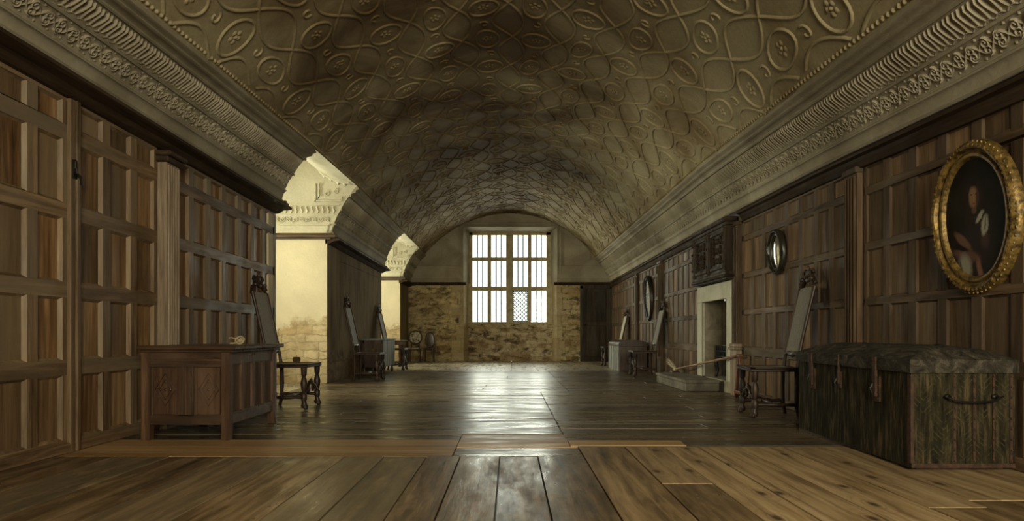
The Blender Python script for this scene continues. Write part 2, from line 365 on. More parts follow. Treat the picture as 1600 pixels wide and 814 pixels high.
def portrait():
    t = NT('dark_oil_portrait'); o = t.n('ShaderNodeTexCoord').outputs['Object']
    wob = t.noise(o, 16, 4, .6)
    wv = t.math('MULTIPLY', t.math('SUBTRACT', wob, .5), .035)
    o2 = t.vmath('ADD', o, (0,0,0)); cb = t.n('ShaderNodeCombineXYZ'); t.l(wv, cb.inputs[1]); t.l(wv, cb.inputs[2]); t.l(cb.outputs[0], o2.inputs[1]); o = o2.outputs[0]
    col = t.ramp(t.noise(o, 5, 4, .6), [(.35, (.008,.006,.004)), (.65, (.020,.015,.009))])
    # (across, up, half width, half height, turn, colour, softness) in picture metres; across runs towards the viewer's right
    for u, z, ru, rz, an, c, so in [
        (-.03,-.20,.26,.20,0,(.022,.014,.010),.5), (.0,.12,.105,.15,0,(.022,.012,.007),.4), (-.05,.02,.06,.09,.2,(.020,.012,.007),.4),
        (-.12,-.13,.12,.035,.7,(.14,.075,.05),.4), (-.10,-.22,.16,.05,.25,(.12,.06,.045),.5), (-.15,-.17,.10,.02,.3,(.012,.009,.007),.4),
        (-.11,-.30,.075,.11,-.2,(.30,.28,.22),.5), (-.15,-.31,.02,.10,-.2,(.10,.09,.07),.6), (.02,-.33,.03,.11,-.2,(.22,.10,.07),.5), (.08,-.15,.05,.07,.1,(.06,.032,.026),.6),
        (.0,.125,.05,.078,0,(.24,.135,.075),.35), (.035,.12,.022,.07,0,(.07,.035,.02),.6), (0,.045,.03,.03,0,(.12,.065,.04),.5),
        (-.018,.145,.013,.006,0,(.02,.012,.008),.6), (.022,.145,.012,.006,0,(.02,.012,.008),.6), (.004,.118,.006,.022,0,(.32,.19,.11),.6), (.003,.085,.018,.006,0,(.16,.05,.035),.6),
        (0,.225,.06,.035,0,(.014,.008,.005),.4),
        (.045,.0,.022,.06,.9,(.36,.34,.26),.4), (.085,-.06,.035,.075,.35,(.36,.34,.26),.4), (.09,-.05,.010,.06,.35,(.14,.13,.10),.6)]:
        d = t.vmath('SUBTRACT', o, (0, -u, z)).outputs[0]
        ro = t.n('ShaderNodeVectorRotate', rotation_type='X_AXIS'); t.l(d, ro.inputs['Vector']); ro.inputs['Angle'].default_value = -an
        q = t.vmath('MULTIPLY', ro.outputs[0], (0, 1/ru, 1/rz)).outputs[0]
        L = t.n('ShaderNodeVectorMath', operation='LENGTH'); t.l(q, L.inputs[0])
        col = t.mix(t.mr(L.outputs['Value'], 1-so, 1.0, 1, 0), col, c)
    t.bump(wob, .1, .002); return t.fin(col, .6, spec=.15)
M['portrait'] = portrait()
def embroid():
    t = NT('pale_floral_cloth'); vo = t.n('ShaderNodeTexVoronoi'); t.l(t.coord(), vo.inputs['Vector']); vo.inputs['Scale'].default_value = 16
    c = t.ramp(vo.outputs['Distance'], [(.25, (.12,.07,.04)), (.5, (.42,.38,.28)), (.8, (.55,.50,.38))]); return t.fin(c, .8)
M['embroid'] = embroid()

# ------------------------------------------------------------------ room shape
XW = 2.9; YN = -3.0; YE = 19.2
BAYS = [(8.32, 10.65), (15.15, 17.7)]
SEGL = [(YN, 8.32), (10.65, 15.15), (17.7, YE)]
HbL = pw([(3.8,1.72), (8.3,1.655), (10.65,1.60), (15.1,1.54), (19.2,1.50)])
HtL = pw([(3.8,2.15), (8.3,2.30), (10.65,2.35), (17.7,2.30), (19.2,2.29)])
HbR = pw([(3.8,1.465), (6,1.53), (9.3,1.56), (12,1.54), (19.2,1.49)])
HtR = pw([(3.8,1.99), (8.4,2.15), (17.6,2.17), (19.2,2.19)])
kL = pw([(4,1.0), (8.3,.955)])
kR = pw([(3.8,.975), (5.75,1.0), (9.3,1.02), (12,1.0), (19.2,.965)])
def WL(x, y, z):
    h = z-EYE; return (x, y, EYE+(h*kL(y) if h > 0 else h))
def WR(x, y, z):
    h = z-EYE; return (x, y, EYE+(h*kR(y) if h > 0 else h))
# ---- floor: one mesh of separate boards
fl = MB(); G = .004
def board(x0, x1, y0, y1, m, g=G):
    dz = random.uniform(-.0015, .0015); fl.rnd(); x0 += g; x1 -= g; y0 += g; y1 -= g
    t1, t2 = random.uniform(-.0015, .0015), random.uniform(-.0015, .0015); c = .0008
    pts = [(x0,y0),(x1,y0),(x1,y1),(x0,y1)]; ins = [(x0+c,y0+c),(x1-c,y0+c),(x1-c,y1-c),(x0+c,y1-c)]
    tk = 1.7 if m == 1 else 1; zz = [dz+t1*tk, dz+t1*tk, dz+t2*tk, dz+t2*tk]
    n = len(fl.v); P = [(*p, -.03) for p in pts]+[(*p, z-.0012) for p, z in zip(pts, zz)]+[(*p, z) for p, z in zip(ins, zz)]
    fs = [(8,9,10,11)]
    for i in range(4):
        j = (i+1) % 4; fs += [(i, j, 4+j, 4+i), (4+i, 4+j, 8+j, 8+i)]
    fl.idx(P, fs, m)
def runs(a, b, lo, hi):
    out = [a]
    while out[-1] < b-hi*1.3: out.append(out[-1]+random.uniform(lo, hi))
    out.append(b); return out
seams = [-3.0,-2.52,-2.17,-1.79,-1.42,-1.05,-.80,-.53,-.317,-.065,.176,.47]
for a, b in zip(seams, seams[1:]):
    cut = random.uniform(-1, 1.8)
    board(a, b, YN, cut, 0); board(a, b, cut, 4.29, 0)
board(.47, .79, YN, 1.7, 0); board(.47, .79, 1.7, 4.65, 0)
for a, b, st in [(.79,1.06,3.5), (1.06,1.30,2.2), (1.30,1.58,2.2), (1.58,1.88,2.2), (1.88,2.15,3.02), (2.15,2.45,3.15), (2.45,2.72,3.15), (2.72,3.0,3.15)]:
    board(a, b, YN, 1.0, 0); board(a, b, 1.0, st, 0); board(a, b, st, 4.65, 3)
for a, b, m in [(4.29,4.50,2), (4.50,4.72,2), (4.72,4.97,2)]: board(-3.0, -.37, a, b, m, .003)
board(-.37, .47, 4.29, 4.63, 1); board(-.37, .42, 4.63, 4.80, 2, .002); board(-.37, .42, 4.80, 5.02, 2, .002); board(-.37, .42, 5.02, 5.23, 2, .002)
board(.42, 1.24, 4.70, 4.92, 2); board(.47, 3.0, 4.65, 4.70, 1); board(1.24, 3.0, 4.70, 4.92, 1); 
def cross(x0, x1, y0, y1):
    ys = runs(y0, y1, .17, .30)
    for a, b in zip(ys, ys[1:]):
        xs = [x0]+([random.uniform(x0+.6, x1-.5)] if x1-x0 > 1.8 and random.random() < .5 else [])+[x1]
        for c, d in zip(xs, xs[1:]): board(c, d, a, b, 1, random.choice((.003,.004,.007)))
board(-3.0, -.37, 4.97, 5.23, 1); cross(-3.0, .41, 5.23, 9.0); cross(.41, 3.0, 4.92, 9.0)
cross(-3.0, .8, 9.0, 14.35); cross(.8, 3.0, 9.0, 14.35)
xs = runs(-3.0, 3.0, .35, .6)
for a, b in zip(xs, xs[1:]):
    ys = runs(14.35, 19.7, 1.2, 2.4)
    for c, d in zip(ys, ys[1:]): board(a, b, c, d, 4)
for y0, y1 in BAYS:
    ys = runs(y0-.02, y1+.02, .22, .32)
    for a, b in zip(ys, ys[1:]): board(-5.2, -3.0, a, b, 4)
fl.rnd(); fl.box(-5.3, 3.2, YN-.3, 19.8, -.12, -.025, 5)
struct(fl.build('floor', [M['fnear'], M['fmid'], M['ftan'], M['flight'], M['fslab'], M['iron']]))

# ---- vault and its raised plaster ribs
R0 = 3.23; TH = math.asin(2.43/R0); BASE = math.sqrt(R0*R0-2.43**2); RISE = R0-BASE; ARC = 2*TH*R0
def V(s, y, off=0):
    th = -TH+2*TH*(s/ARC); x = R0*math.sin(th); r = (R0*math.cos(th)-BASE)/RISE
    e = lerp(HtL(y), HtR(y), s/ARC); z = EYE+e+r*(3.45-e)
    return (x-off*math.sin(th), y, z-off*math.cos(th))
def rib(mb, F, pts, w, h, closed=False):
    n = len(pts); rows = []
    for i in range(n):
        if closed: a, b = pts[(i-1) % n], pts[(i+1) % n]
        else: a, b = pts[max(i-1, 0)], pts[min(i+1, n-1)]
        du, dv = b[0]-a[0], b[1]-a[1]; L = math.hypot(du, dv) or 1; pu, pv = -dv/L, du/L
        ww = w[i] if hasattr(w, '__len__') else w; hh = h[i] if hasattr(h, '__len__') else h
        u, v = pts[i]
        rows.append([F(u+pu*ww*q, v+pv*ww*q, hh*k) for q, k in ((-1,-.1), (-.55,.9), (0,1.1), (.55,.9), (1,-.1))])
    if closed: rows.append(rows[0])
    mb.grid(rows)
def boss(mb, F, u, v, r, h, seg=8):
    rows = [[F(u+r*k*math.cos(2*PI*i/seg), v+r*k*math.sin(2*PI*i/seg), h*z) for i in range(seg)] for k, z in ((1,-.1), (.75,.6), (.35,.95), (.02,1))]
    mb.grid(rows, closed=True)
vt = MB()
def VB(s, y, off=0): return V(s+.028*math.sin(3.3*y+2.3*s)+.012*math.sin(9.1*y), y+.035*math.sin(4.1*s+1.7*y), off)
NS = 48; ysx = [YN+i*(YE+.03-YN)/44 for i in range(45)]
vt.grid([[V(ARC*k/NS, y) for k in range(NS+1)] for y in ysx])
PS = ARC/10; PY = .78
y0, y1 = 2.0, YE
NY = int((y1-y0)/.065)
for k in range(11):
    for sg in ((1, -1)):
        pts = []
        for i in range(NY+1):
            y = y0+(y1-y0)*i/NY; s = k*PS+sg*PS*.30*math.sin(PI*y/PY)
            if .02 < s < ARC-.02: pts.append((s, y))
            else:
                if len(pts) > 2: rib(vt, VB, pts, .015, .015)
                pts = []
        if len(pts) > 2: rib(vt, VB, pts, .015, .015)
j = 0; y = y0+PY/2
while y < y1-.3:
    for k in range(10):
        c = (k+.5)*PS
        e = [(c+.125*math.cos(2*PI*i/20)*(1.0 if (j+k) % 2 else 1.35), y+.23*math.sin(2*PI*i/20)*(1.0 if (j+k) % 2 else .75)) for i in range(20)]
        rib(vt, VB, e, .014, .015, True)
        for q in range(5): boss(vt, VB, c+.045*math.cos(2*PI*q/5+j), y+.045*math.sin(2*PI*q/5+j), .026, .011, 6)
        boss(vt, VB, c, y, .02, .016, 6)
        # leafy curl linking the cells
        sp = [(c+.02+(.06-.035*i/11)*math.cos(PI*1.6*i/11+k), y+PY/2+(.06-.035*i/11)*math.sin(PI*1.6*i/11+k)) for i in range(12)]
        rib(vt, VB, sp, [.012-.0005*i for i in range(12)], .013)
    j += 1; y += PY
yy = y0
while yy < YE:
    boss(vt, V, .03, yy, .018, .018, 6); boss(vt, V, ARC-.03, yy, .018, .018, 6); yy += .06
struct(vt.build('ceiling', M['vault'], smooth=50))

# ---- coved friezes
def FR(side):
    Hb, Ht = (HbL, HtL) if side < 0 else (HbR, HtR)
    def F(u, y, off=0):
        u = u/.62; b, t = Hb(y), Ht(y); p0, p1, p2 = (2.85, b), (2.72, lerp(b, t, .53)), (2.43, t)
        x = (1-u)**2*p0[0]+2*u*(1-u)*p1[0]+u*u*p2[0]; z = (1-u)**2*p0[1]+2*u*(1-u)*p1[1]+u*u*p2[1]
        dx = 2*(1-u)*(p1[0]-p0[0])+2*u*(p2[0]-p1[0]); dz = 2*(1-u)*(p1[1]-p0[1])+2*u*(p2[1]-p1[1]); L = math.hypot(dx, dz)
        return (side*(x-dz/L*off), y, EYE+z+dx/L*off)
    return F
PROF = [(0,-.02),(0,.035),(.025,.04),(.035,.022),(.07,.016),(.12,.010),(.165,.018),(.18,.03),(.20,.03),(.205,.006),(.34,.0),(.465,.004),(.47,.022),(.495,.024),(.50,.004),(.64,.0),(.765,.004),
        (.775,.025),(.80,.03),(.81,.012),(.84,.018),(.87,.034),(.885,.046),(.91,.05),(.915,.036),(.94,.04),(.965,.056),(.985,.058),(.99,.03),(1.0,.02),(1.0,-.02)]
def ornament(mb, F, a, b):
    # scroll band
    P = .23; c0 = .345*.62; y = a+P/2; i = 0
    n = max(4, int((b-a)/.025))
    rib(mb, F, [(c0+.042*math.sin(2*PI*(a+(b-a)*q/n)/P), a+(b-a)*q/n) for q in range(n+1)], .0085, .017)
    rib(mb, F, [(c0-.042*math.sin(2*PI*(a+(b-a)*q/n)/P), a+(b-a)*q/n) for q in range(n+1)], .0075, .015)
    y = math.ceil(a/(P/2))*(P/2)+P/4; k = 0
    while y < b-.03:
        sg = 1 if round((y-P/4)/(P/2)) % 2 == 0 else -1
        for g in (1, -1):
            cc = c0+g*.022
            rib(mb, F, [(cc+g*(.034-.024*q/11)*math.cos(1.3*2*PI*q/11), y+sg*(.034-.024*q/11)*math.sin(1.3*2*PI*q/11)) for q in range(12)], .007, .017)
            boss(mb, F, cc, y, .009, .016, 5)
            boss(mb, F, c0+g*.062, y+P/4, .014, .010, 5)
        y += P/2
    # leaf and tongue band
    y = a+.05
    while y < b-.03:
        for g in (-1, 1):
            rib(mb, F, [(.62*lerp(.515, .75, q/6), y+g*(.012+.014*math.sin(PI*q/6))+.012*(q/6)**3*g) for q in range(7)], [.004,.009,.011,.010,.009,.008,.003], [.004,.012,.018,.022,.026,.028,.012])
        boss(mb, F, .62*.70, y, .010, .020, 5)
        rib(mb, F, [(.62*.51, y-.04), (.62*.53, y-.02), (.62*.535, y), (.62*.53, y+.02), (.62*.51, y+.04)], .005, .010)
        y += .088
def stations(a, b): 
    n = max(2, int((b-a)/.5)); return [a+(b-a)*i/n for i in range(n+1)]
for side, segs, nm in ((-1, SEGL, 'trim_left_frieze'), (1, [(YN, YE)], 'trim_right_frieze')):
    mb = MB(); F = FR(side)
    for a, b in segs:
        mb.grid([[F(u*.62, y, o) for u, o in PROF] for y in stations(a, b)])
        for e in (a, b): mb.grid([[F(u*.62, e, max(o, 0)+.0005) for u, o in PROF], [F(u*.62, e, -.001) for u, o in PROF]])
        ornament(mb, F, max(a, 2.0)+.02, b-.045)
    struct(mb.build(nm, M['frieze'], smooth=40))

# ---- wooden cornices below the friezes
def cornice(name, side, segs, depth, mat):
    mb = MB(); Hb = HbL if side < 0 else HbR
    for a, b in segs:
        rows = []
        for y in stations(a, b):
            h = Hb(y); t = h-.02-depth
            pr = [(2.93,h-.01),(2.83,h-.01),(2.83,h-.02),(2.80,h-.035),(2.775,h-.06),(2.735,t+.045),(2.70,t+.03),(2.70,t+.008),(2.73,t),(2.80,t-.005),(2.84,t-.03),(2.87,t-.045),(2.93,t-.05)]
            if side > 0: pr = [(2.93,h-.01),(2.84,h-.01),(2.82,h-.03),(2.79,h-.05),(2.79,h-.07),(2.83,h-.08),(2.84,h-.105),(2.85,h-.12),(2.87,h-.15),(2.93,h-.15)]
            rows.append([(side*x, y, EYE+z) for x, z in pr])
        mb.rnd(); mb.grid(rows)
        for e in (0, -1): mb.face(rows[e])
    return struct(mb.build(name, mat))
cornice('trim_left_cornice', -1, SEGL, .10, M['darkoak'])
cornice('trim_right_cornice', 1, [(YN, 8.30), (10.12, YE)], .12, M['darkoak'])

# ---- panelled walls
def panel_wall(mb, side, edges, rows, W, plane=XW, D=.024):
    """edges: y positions of the stiles' centres; rows: (z0, z1) of every panel"""
    SW = .045; B = .017 if side < 0 else .013; D = D if side < 0 else .013
    X = lambda d: side*(plane+d)     # d>0 goes back into the wall
    a, b = edges[0], edges[-1]
    zs = [0.0]+[z for r in rows for z in r]
    # rails
    cuts = [(0.0, rows[0][0])]+[(rows[i][1], rows[i+1][0]) for i in range(len(rows)-1)]+[(rows[-1][1], rows[-1][1]+.10)]
    for z0_, z1_ in cuts:
        mb.rnd(); mb.box(X(0), X(.06), a, b, z0_, z1_, 1, False, 0, W)
    for i, e in enumerate(edges):
        for r0, r1 in rows:
            mb.rnd(); ee = (max(a, e-SW), min(b, e+SW)); mb.box(X(-.001), X(.06), ee[0], ee[1], r0-.0005, r1+.0005, 0, False, 0, W)
    for e0, e1 in zip(edges, edges[1:]):
        for r0, r1 in rows:
            p0, p1 = e0+SW, e1-SW
            mb.rnd(); o = [(X(0),p0,r0),(X(0),p1,r0),(X(0),p1,r1),(X(0),p0,r1)]; q = [(X(.006),p0+.004,r0+.004),(X(.006),p1-.004,r0+.004),(X(.006),p1-.004,r1-.004),(X(.006),p0+.004,r1-.004)]
            n = [(X(D),p0+B,r0+B),(X(D),p1-B,r0+B),(X(D),p1-B,r1-B),(X(D),p0+B,r1-B)]
            if W: o = [W(*p) for p in o]; n = [W(*p) for p in n]
            for i in range(4):
                j = (i+1) % 4; mb.face([o[i], o[j], n[j], n[i]], 0)
            mb.rnd(); mb.face(n, 2)
OAK = [M['stile'], M['rail'], M['oak']]
RL = [(.09,.51), (.61,1.02), (1.12,1.54), (1.64,2.055), (2.155,2.31)]
RR = [(.08,.52), (.62,1.017), (1.075,1.465), (1.523,1.92), (1.98,2.14)]
mb = MB()
e1 = [4.45-.37*i for i in range(1, 21)][::-1]
e1 = [y for y in e1 if y > YN]
panel_wall(mb, -1, e1+[4.40], RL, WL)
panel_wall(mb, -1, [4.50,4.83,5.18,5.52], RL, WL)
panel_wall(mb, -1, [5.75,6.11,6.465,6.81,7.20,7.567,7.91,8.27], RL, WL)
mb.box(-XW-.055, -XW-.35, YN, 8.32, 0, 2.62, 1); mb.box(-XW+.0, -XW-.06, 8.22, 8.32, 0, 2.31, 0, W=WL)
mb.box(-XW, -XW-.06, 5.52, 5.75, 0, 2.31, 0, W=WL)
struct(mb.build('wall_left', OAK))
mb = MB(); mb.box(-XW+.022, -XW-.02, 4.40, 4.45, 0, 2.40, 0, c=.006, W=WL); mb.box(-XW+.03, -XW-.02, 4.455, 4.50, 0, 2.40, 0, c=.008, W=WL)
struct(mb.build('trim_left_door_stile', [M['stile']]))
mb = MB()   # fluted pale post
mb.box(-XW+.075, -XW-.01, 5.53, 5.74, 0, 2.22, 0, W=WL)
for i in range(5): mb.tube([WL(-XW+.077, 5.555+.04*i, .03), WL(-XW+.077, 5.555+.04*i, 2.20)], .014, 8, new=False)
mb.box(-XW+.10, -XW-.01, 5.50, 5.77, 2.22, 2.27, 1, c=.01, W=WL); mb.box(-XW+.13, -XW-.01, 5.48, 5.79, 2.27, 2.31, 1, c=.01, W=WL)
struct(mb.build('trim_left_post', [M['post'], M['darkoak']], smooth=40))
mb = MB(); mb.box(-XW+.02, -XW, YN, 8.32, 0, .07, c=.008); struct(mb.build('baseboard_left', M['rail']))

mb = MB()
NR = [5.55-.04-.333*i for i in range(0, 26)][::-1]
panel_wall(mb, 1, NR, RR, WR)
panel_wall(mb, 1, [5.76,6.07,6.37,6.71,7.05,7.38,7.69,8.04,8.40], RR, WR)
mb.box(XW, XW+.06, 8.35, 8.67, 0, 2.4, 0)
mb.box(XW, XW+.06, 10.25, 10.33, 0, 2.4, 0)
panel_wall(mb, 1, [10.30,10.65,10.99,11.33,11.67,12.01,12.35,12.68], RR, WR)
panel_wall(mb, 1, [13.02,13.37,13.72,14.07,14.42,14.77,15.10], RR, WR)
panel_wall(mb, 1, [15.34,15.82,16.30,16.78,17.26,17.74,18.22,18.70,19.2], RR, WR)
for a, b in ((5.50,5.78), (12.66,13.04), (15.08,15.36)): mb.box(XW, XW+.06, a, b, 0, 2.3, 0)
for a, b in ((YN, 8.80), (10.02, YE)): mb.box(XW+.055, XW+.30, a, b, 0, 2.62, 1)
mb.box(XW+.055, XW+.30, 8.80, 10.02, 1.30, 2.62, 1)
mb.box(XW, XW+.06, 8.67, 10.25, 1.50, 2.4, 0)
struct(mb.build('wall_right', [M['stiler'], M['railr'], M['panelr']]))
def pilaster(y0, y1, top, name, base=None):
    mb = MB(); mb.box(XW-.045, XW+.01, y0, y1, .0, top, 0)
    n = 4
    for i in range(n):
        yy = lerp(y0+.035, y1-.035, i/(n-1)); mb.tube([(XW-.047, yy, .35), (XW-.047, yy, top-.07)], .012, 6, new=False)
    mb.box(XW-.065, XW+.01, y0-.012, y1+.012, top-.05, top, 0, c=.006); mb.box(XW-.06, XW+.01, y0-.01, y1+.01, 0, .30, 1 if base else 0, c=.006)
    if base:
        mb.box(XW-.075, XW+.01, y0-.012, y1+.012, .0, .58, 1, c=.008); mb.box(XW-.10, XW+.01, y0-.025, y1+.025, .58, .615, 1, c=.008); mb.box(XW-.085, XW+.01, y0-.018, y1+.018, .615, .66, 1, c=.008)
    return struct(mb.build(name, [M['stiler'], M['post']], smooth=40))
pilaster(5.53, 5.74, 2.16, 'trim_right_pilaster'); pilaster(8.42, 8.62, 2.20, 'trim_fireplace_pilaster', True)
pilaster(12.72, 12.98, 2.17, 'trim_right_pilaster.001'); pilaster(15.12, 15.32, 2.14, 'trim_right_pilaster.002')
mb = MB(); mb.box(XW-.02, XW, YN, 8.40, 0, .08, c=.008); mb.box(XW-.02, XW, 10.95, YE, 0, .08, c=.008); struct(mb.build('baseboard_right', M['rail']))

# ---- stone pier between the bays, sliver by the end wall
mb = MB(); mb.box(-XW, -XW-.06, 10.653, 15.147, 0, 2.38); mb.box(-XW-.05, -XW-.35, 10.66, 15.14, 0, 2.62)
mb.box(-XW+.012, -XW-.02, 11.35, 14.7, 2.02, 2.05); mb.box(-XW, -XW-.3, 17.72, YE+.1, 0, 2.5)
struct(mb.build('wall_left_pier', M['stone_block']))
# ---- bays
def soffit(x, y):     # height over the eye of the bay ceiling at distance -x
    t = [( -2.43, 0), (-2.7, .045), (-2.93, .16), (-3.2, .48), (-3.6, .62), (-5.2, .66)]
    for (a, b), (c, d) in zip(t, t[1:]):
        if x >= c: return HtL(y)+lerp(b, d, (x-a)/(c-a))
    return HtL(y)+.66
def profX(h, y):      # x of the frieze face at height h
    F = FR(-1); best = None
    for i in range(41):
        p = F(.62*i/40, y); 
        if best is None or abs(p[2]-EYE-h) < abs(best[2]-EYE-h): best = p
    return best[0]
for bi, (ya, yb) in enumerate(BAYS):
    st = MB(); pl = MB()
    for yv, sgn in ((ya, -1), (yb, 1)):
        Hs = HbL(yv)
        st.box(-5.2, -XW-.0005, yv, yv+sgn*.25, 0, EYE+Hs-.02)
        # plaster above the string
        F = FR(-1); rows = []
        for i in range(25):
            p = F(.62*i/24, yv); rows.append([(lerp(p[0], -5.2, k), yv, p[2]) for k in (0, .25, .5, .75, 1)])
        pl.grid(rows)
        xs_ = [-2.43-.06*i for i in range(47)]
        pl.grid([[(x, yv, EYE+HtL(yv)) for x in xs_], [(x, yv, EYE+soffit(x, yv)) for x in xs_]])
        off = -sgn
        def FQ(u, x, o, yv=yv, off=off, Hs=Hs): return (x, yv+off*o, EYE+Hs+u)
        if sgn > 0:
            xr = -2.78
            for z0_, z1_, d in ((.0,.035,.035), (.035,.12,.012), (.12,.145,.03), (.285,.30,.022), (.44,.46,.025)):
                xx = min(profX(Hs+z1_, yv), profX(Hs+z0_, yv))-.05; pl.box(-5.2, xx, yv, yv-d, EYE+Hs+z0_, EYE+Hs+z1_)
            a, b = -3.9, -2.86
            n = 60
            rib(pl, FQ, [(.215+.038*math.sin(2*PI*(a+(b-a)*q/n)/.2), a+(b-a)*q/n) for q in range(n+1)], .008, .014)
            x = a
            while x < b:
                rib(pl, FQ, [(.215+(.04-.026*q/11)*math.cos(2.5*PI*q/11), x+(.04-.026*q/11)*math.sin(2.5*PI*q/11)) for q in range(12)], .007, .014); x += .1
            x = a
            while x < -2.78:
                rib(pl, FQ, [(.315, x), (.35, x+.012), (.40, x-.006), (.425, x)], [.012,.018,.014,.008], [.01,.02,.026,.012]); x += .085
            # raised L-shaped panel moulding
            for k, d in ((0,.03), (.03,.018), (.055,.028)):
                pl.box(-3.09+k, -2.66, yv, yv-d, EYE+Hs+.50+k, EYE+Hs+.52+k); pl.box(-3.09+k, -3.07+k, yv, yv-d, EYE+Hs+.50+k, EYE+Hs+.78)
            for x, u in ((-2.9,.63), (-2.76,.66)):
                rib(pl, FQ, [(u+(.045-.03*q/11)*math.cos(2.5*PI*q/11), x+(.045-.03*q/11)*math.sin(2.5*PI*q/11)) for q in range(12)], .009, .016)
    # bay ceiling
    xs_ = [-2.43-.06*i for i in range(47)]
    pl.grid([[(x, y, EYE+soffit(x, y)) for x in xs_] for y in stations(ya, yb)])
    def FS(u, x, o): return (x, u, EYE+soffit(x, u)-o)
    for uy, w_, h_ in ((yb-.22,.018,.03), (yb-.17,.010,.022), (yb-.27,.010,.022), (ya+.22,.018,.03)):
        rib(pl, FS, [(uy, -2.50-.05*i) for i in range(32)], w_, h_)
    x = -2.6
    while x > -4:
        boss(pl, FS, yb-.08, x, .045, .05, 7); boss(pl, FS, ya+.08, x, .045, .05, 7); x -= .11
    # outer wall around the window
    wy0, wy1, wz0, wz1 = ya+.25, yb-.25, .95, 3.05
    pl.box(-5.1, -5.4, ya-.25, yb+.25, wz1, 4.2); st.box(-5.1, -5.4, ya-.25, yb+.25, 0, wz0)
    st.box(-5.1, -5.4, ya-.25, wy0, wz0, wz1); st.box(-5.1, -5.4, wy1, yb+.25, wz0, wz1)
    struct(st.build('wall_bay' if bi == 0 else 'wall_far_bay', M['stone_rev']))
    struct(pl.build('trim_bay_plaster' if bi == 0 else 'trim_far_bay_plaster', M['white'], smooth=40))
    sg = MB()
    for yv, s_ in ((ya, 1), (yb, -1)):
        h = HbL(yv)+EYE; sg.box(-5.2, -2.75, yv, yv+s_*.05, h-.075, h-.03, c=.01); sg.box(-5.2, -2.77, yv, yv+s_*.03, h-.03, h-.0, c=.008); sg.box(-5.2, -2.84, yv, yv+s_*.02, h-.10, h-.075)
    struct(sg.build('trim_bay_string' if bi == 0 else 'trim_far_bay_string', M['railx']))
    wn = MB(); n = 4
    for i in range(n+1):
        c = lerp(wy0, wy1, i/n); wn.box(-5.15, -5.30, c-.045, c+.045, wz0, wz1, c=.02)
    for z in (wz0+.04, wz0+.72, wz0+1.4, wz1-.04): wn.box(-5.16, -5.29, wy0, wy1, z-.04, z+.04, c=.015)
    wf = struct(wn.build('window_2' if bi == 0 else 'window_3', M['mullion']))
    gb = MB(); gb.box(-5.222, -5.228, wy0+.03, wy1-.03, wz0+.03, wz1-.03); gb.build('pane', M['glass'], wf)

# ---- end wall with window recess
mb = MB(); HS = 1.48+EYE
mb.box(-3.3, -1.33, YE, YE+.45, 0, HS); mb.box(1.33, 2.0, YE, YE+.45, 0, HS); mb.box(2.92, 3.3, YE, YE+.45, 0, HS)
mb.box(2.0, 2.92, YE+.10, YE+.45, 0, HS); mb.box(2.0, 2.92, YE, YE+.12, 2.16, HS)
struct(mb.build('wall_end', M['stone_end']))
mb = MB()   # dressed quoins beside the recess
for sx in (-1, 1):
    z = 0
    while z < HS-.05:
        h = random.uniform(.24, .34); h = min(h, HS-z); w_ = random.choice((.16,.24,.12)) if sx > 0 else random.choice((.14,.20,.34))
        mb.box(sx*1.325, sx*(1.33+w_), YE-.008, YE+.2, z+.003, z+h-.003, c=.004); z += h
    # splayed reveals
    for z0_, z1_, m_ in ((0, HS, 0),):
        mb.rnd(); p = [(sx*1.33, YE), (sx*1.33, YE+.5), (sx*1.2, YE+.5)]
        mb.face([(sx*1.33, YE-.006, 0), (sx*1.22, YE+.47, 0), (sx*1.22, YE+.47, HS), (sx*1.33, YE-.006, HS)])
struct(mb.build('trim_window_quoins', M['ashlar']))
mb = MB(); mb.box(-1.34, 1.34, YE+.45, YE+.7, 0, 1.10)
struct(mb.build('wall_end_apron', M['stone_apron']))
mb = MB(); HT = EYE+3.05   # plaster above
mb.box(-3.3, -1.33, YE, YE+.45, HS, HT); mb.box(1.33, 3.3, YE, YE+.45, HS, HT); mb.box(-3.3, 3.3, YE, YE+.45, HT, 4.5)
for sx in (-1, 1):
    mb.face([(sx*1.33, YE, HS), (sx*1.18, YE+.47, HS), (sx*1.18, YE+.47, HT), (sx*1.33, YE, HT)])
    for k, d in ((0,.05), (.05,.03), (.09,.045)): mb.box(sx*(1.33+k), sx*(1.37+k), YE, YE-d, HS, HT+.10, c=.008)
    # coved band along the string
    a, b = (1.33, 2.95)
    rows = [[(sx*x, YE-o, HS+z) for z, o in ((0,.10),(.03,.105),(.05,.085),(.14,.06),(.28,.035),(.42,.025),(.44,.035),(.47,.035),(.48,0))] for x in (a, b)]
    mb.grid(rows); mb.box(sx*1.95, sx*2.3, YE, YE-.02, HS+.65, HS+1.05, c=.01)
mb.face([(-1.33, YE, HT), (1.33, YE, HT), (1.18, YE+.47, HT-.08), (-1.18, YE+.47, HT-.08)])
for k, d in ((0,.05), (.05,.03), (.09,.045)): mb.box(-1.33-k, 1.33+k, YE, YE-d, HT+k, HT+.04+k, c=.008)
struct(mb.build('wall_end_plaster', M['frieze'], smooth=30))
mb = MB()
for sx in (-1, 1): mb.box(sx*1.25, sx*3.0, YE, YE-.10, HS-.055, HS, c=.012); mb.box(sx*1.25, sx*3.0, YE, YE-.05, HS-.085, HS-.055, c=.01)
struct(mb.build('trim_end_string', M['darkoak']))
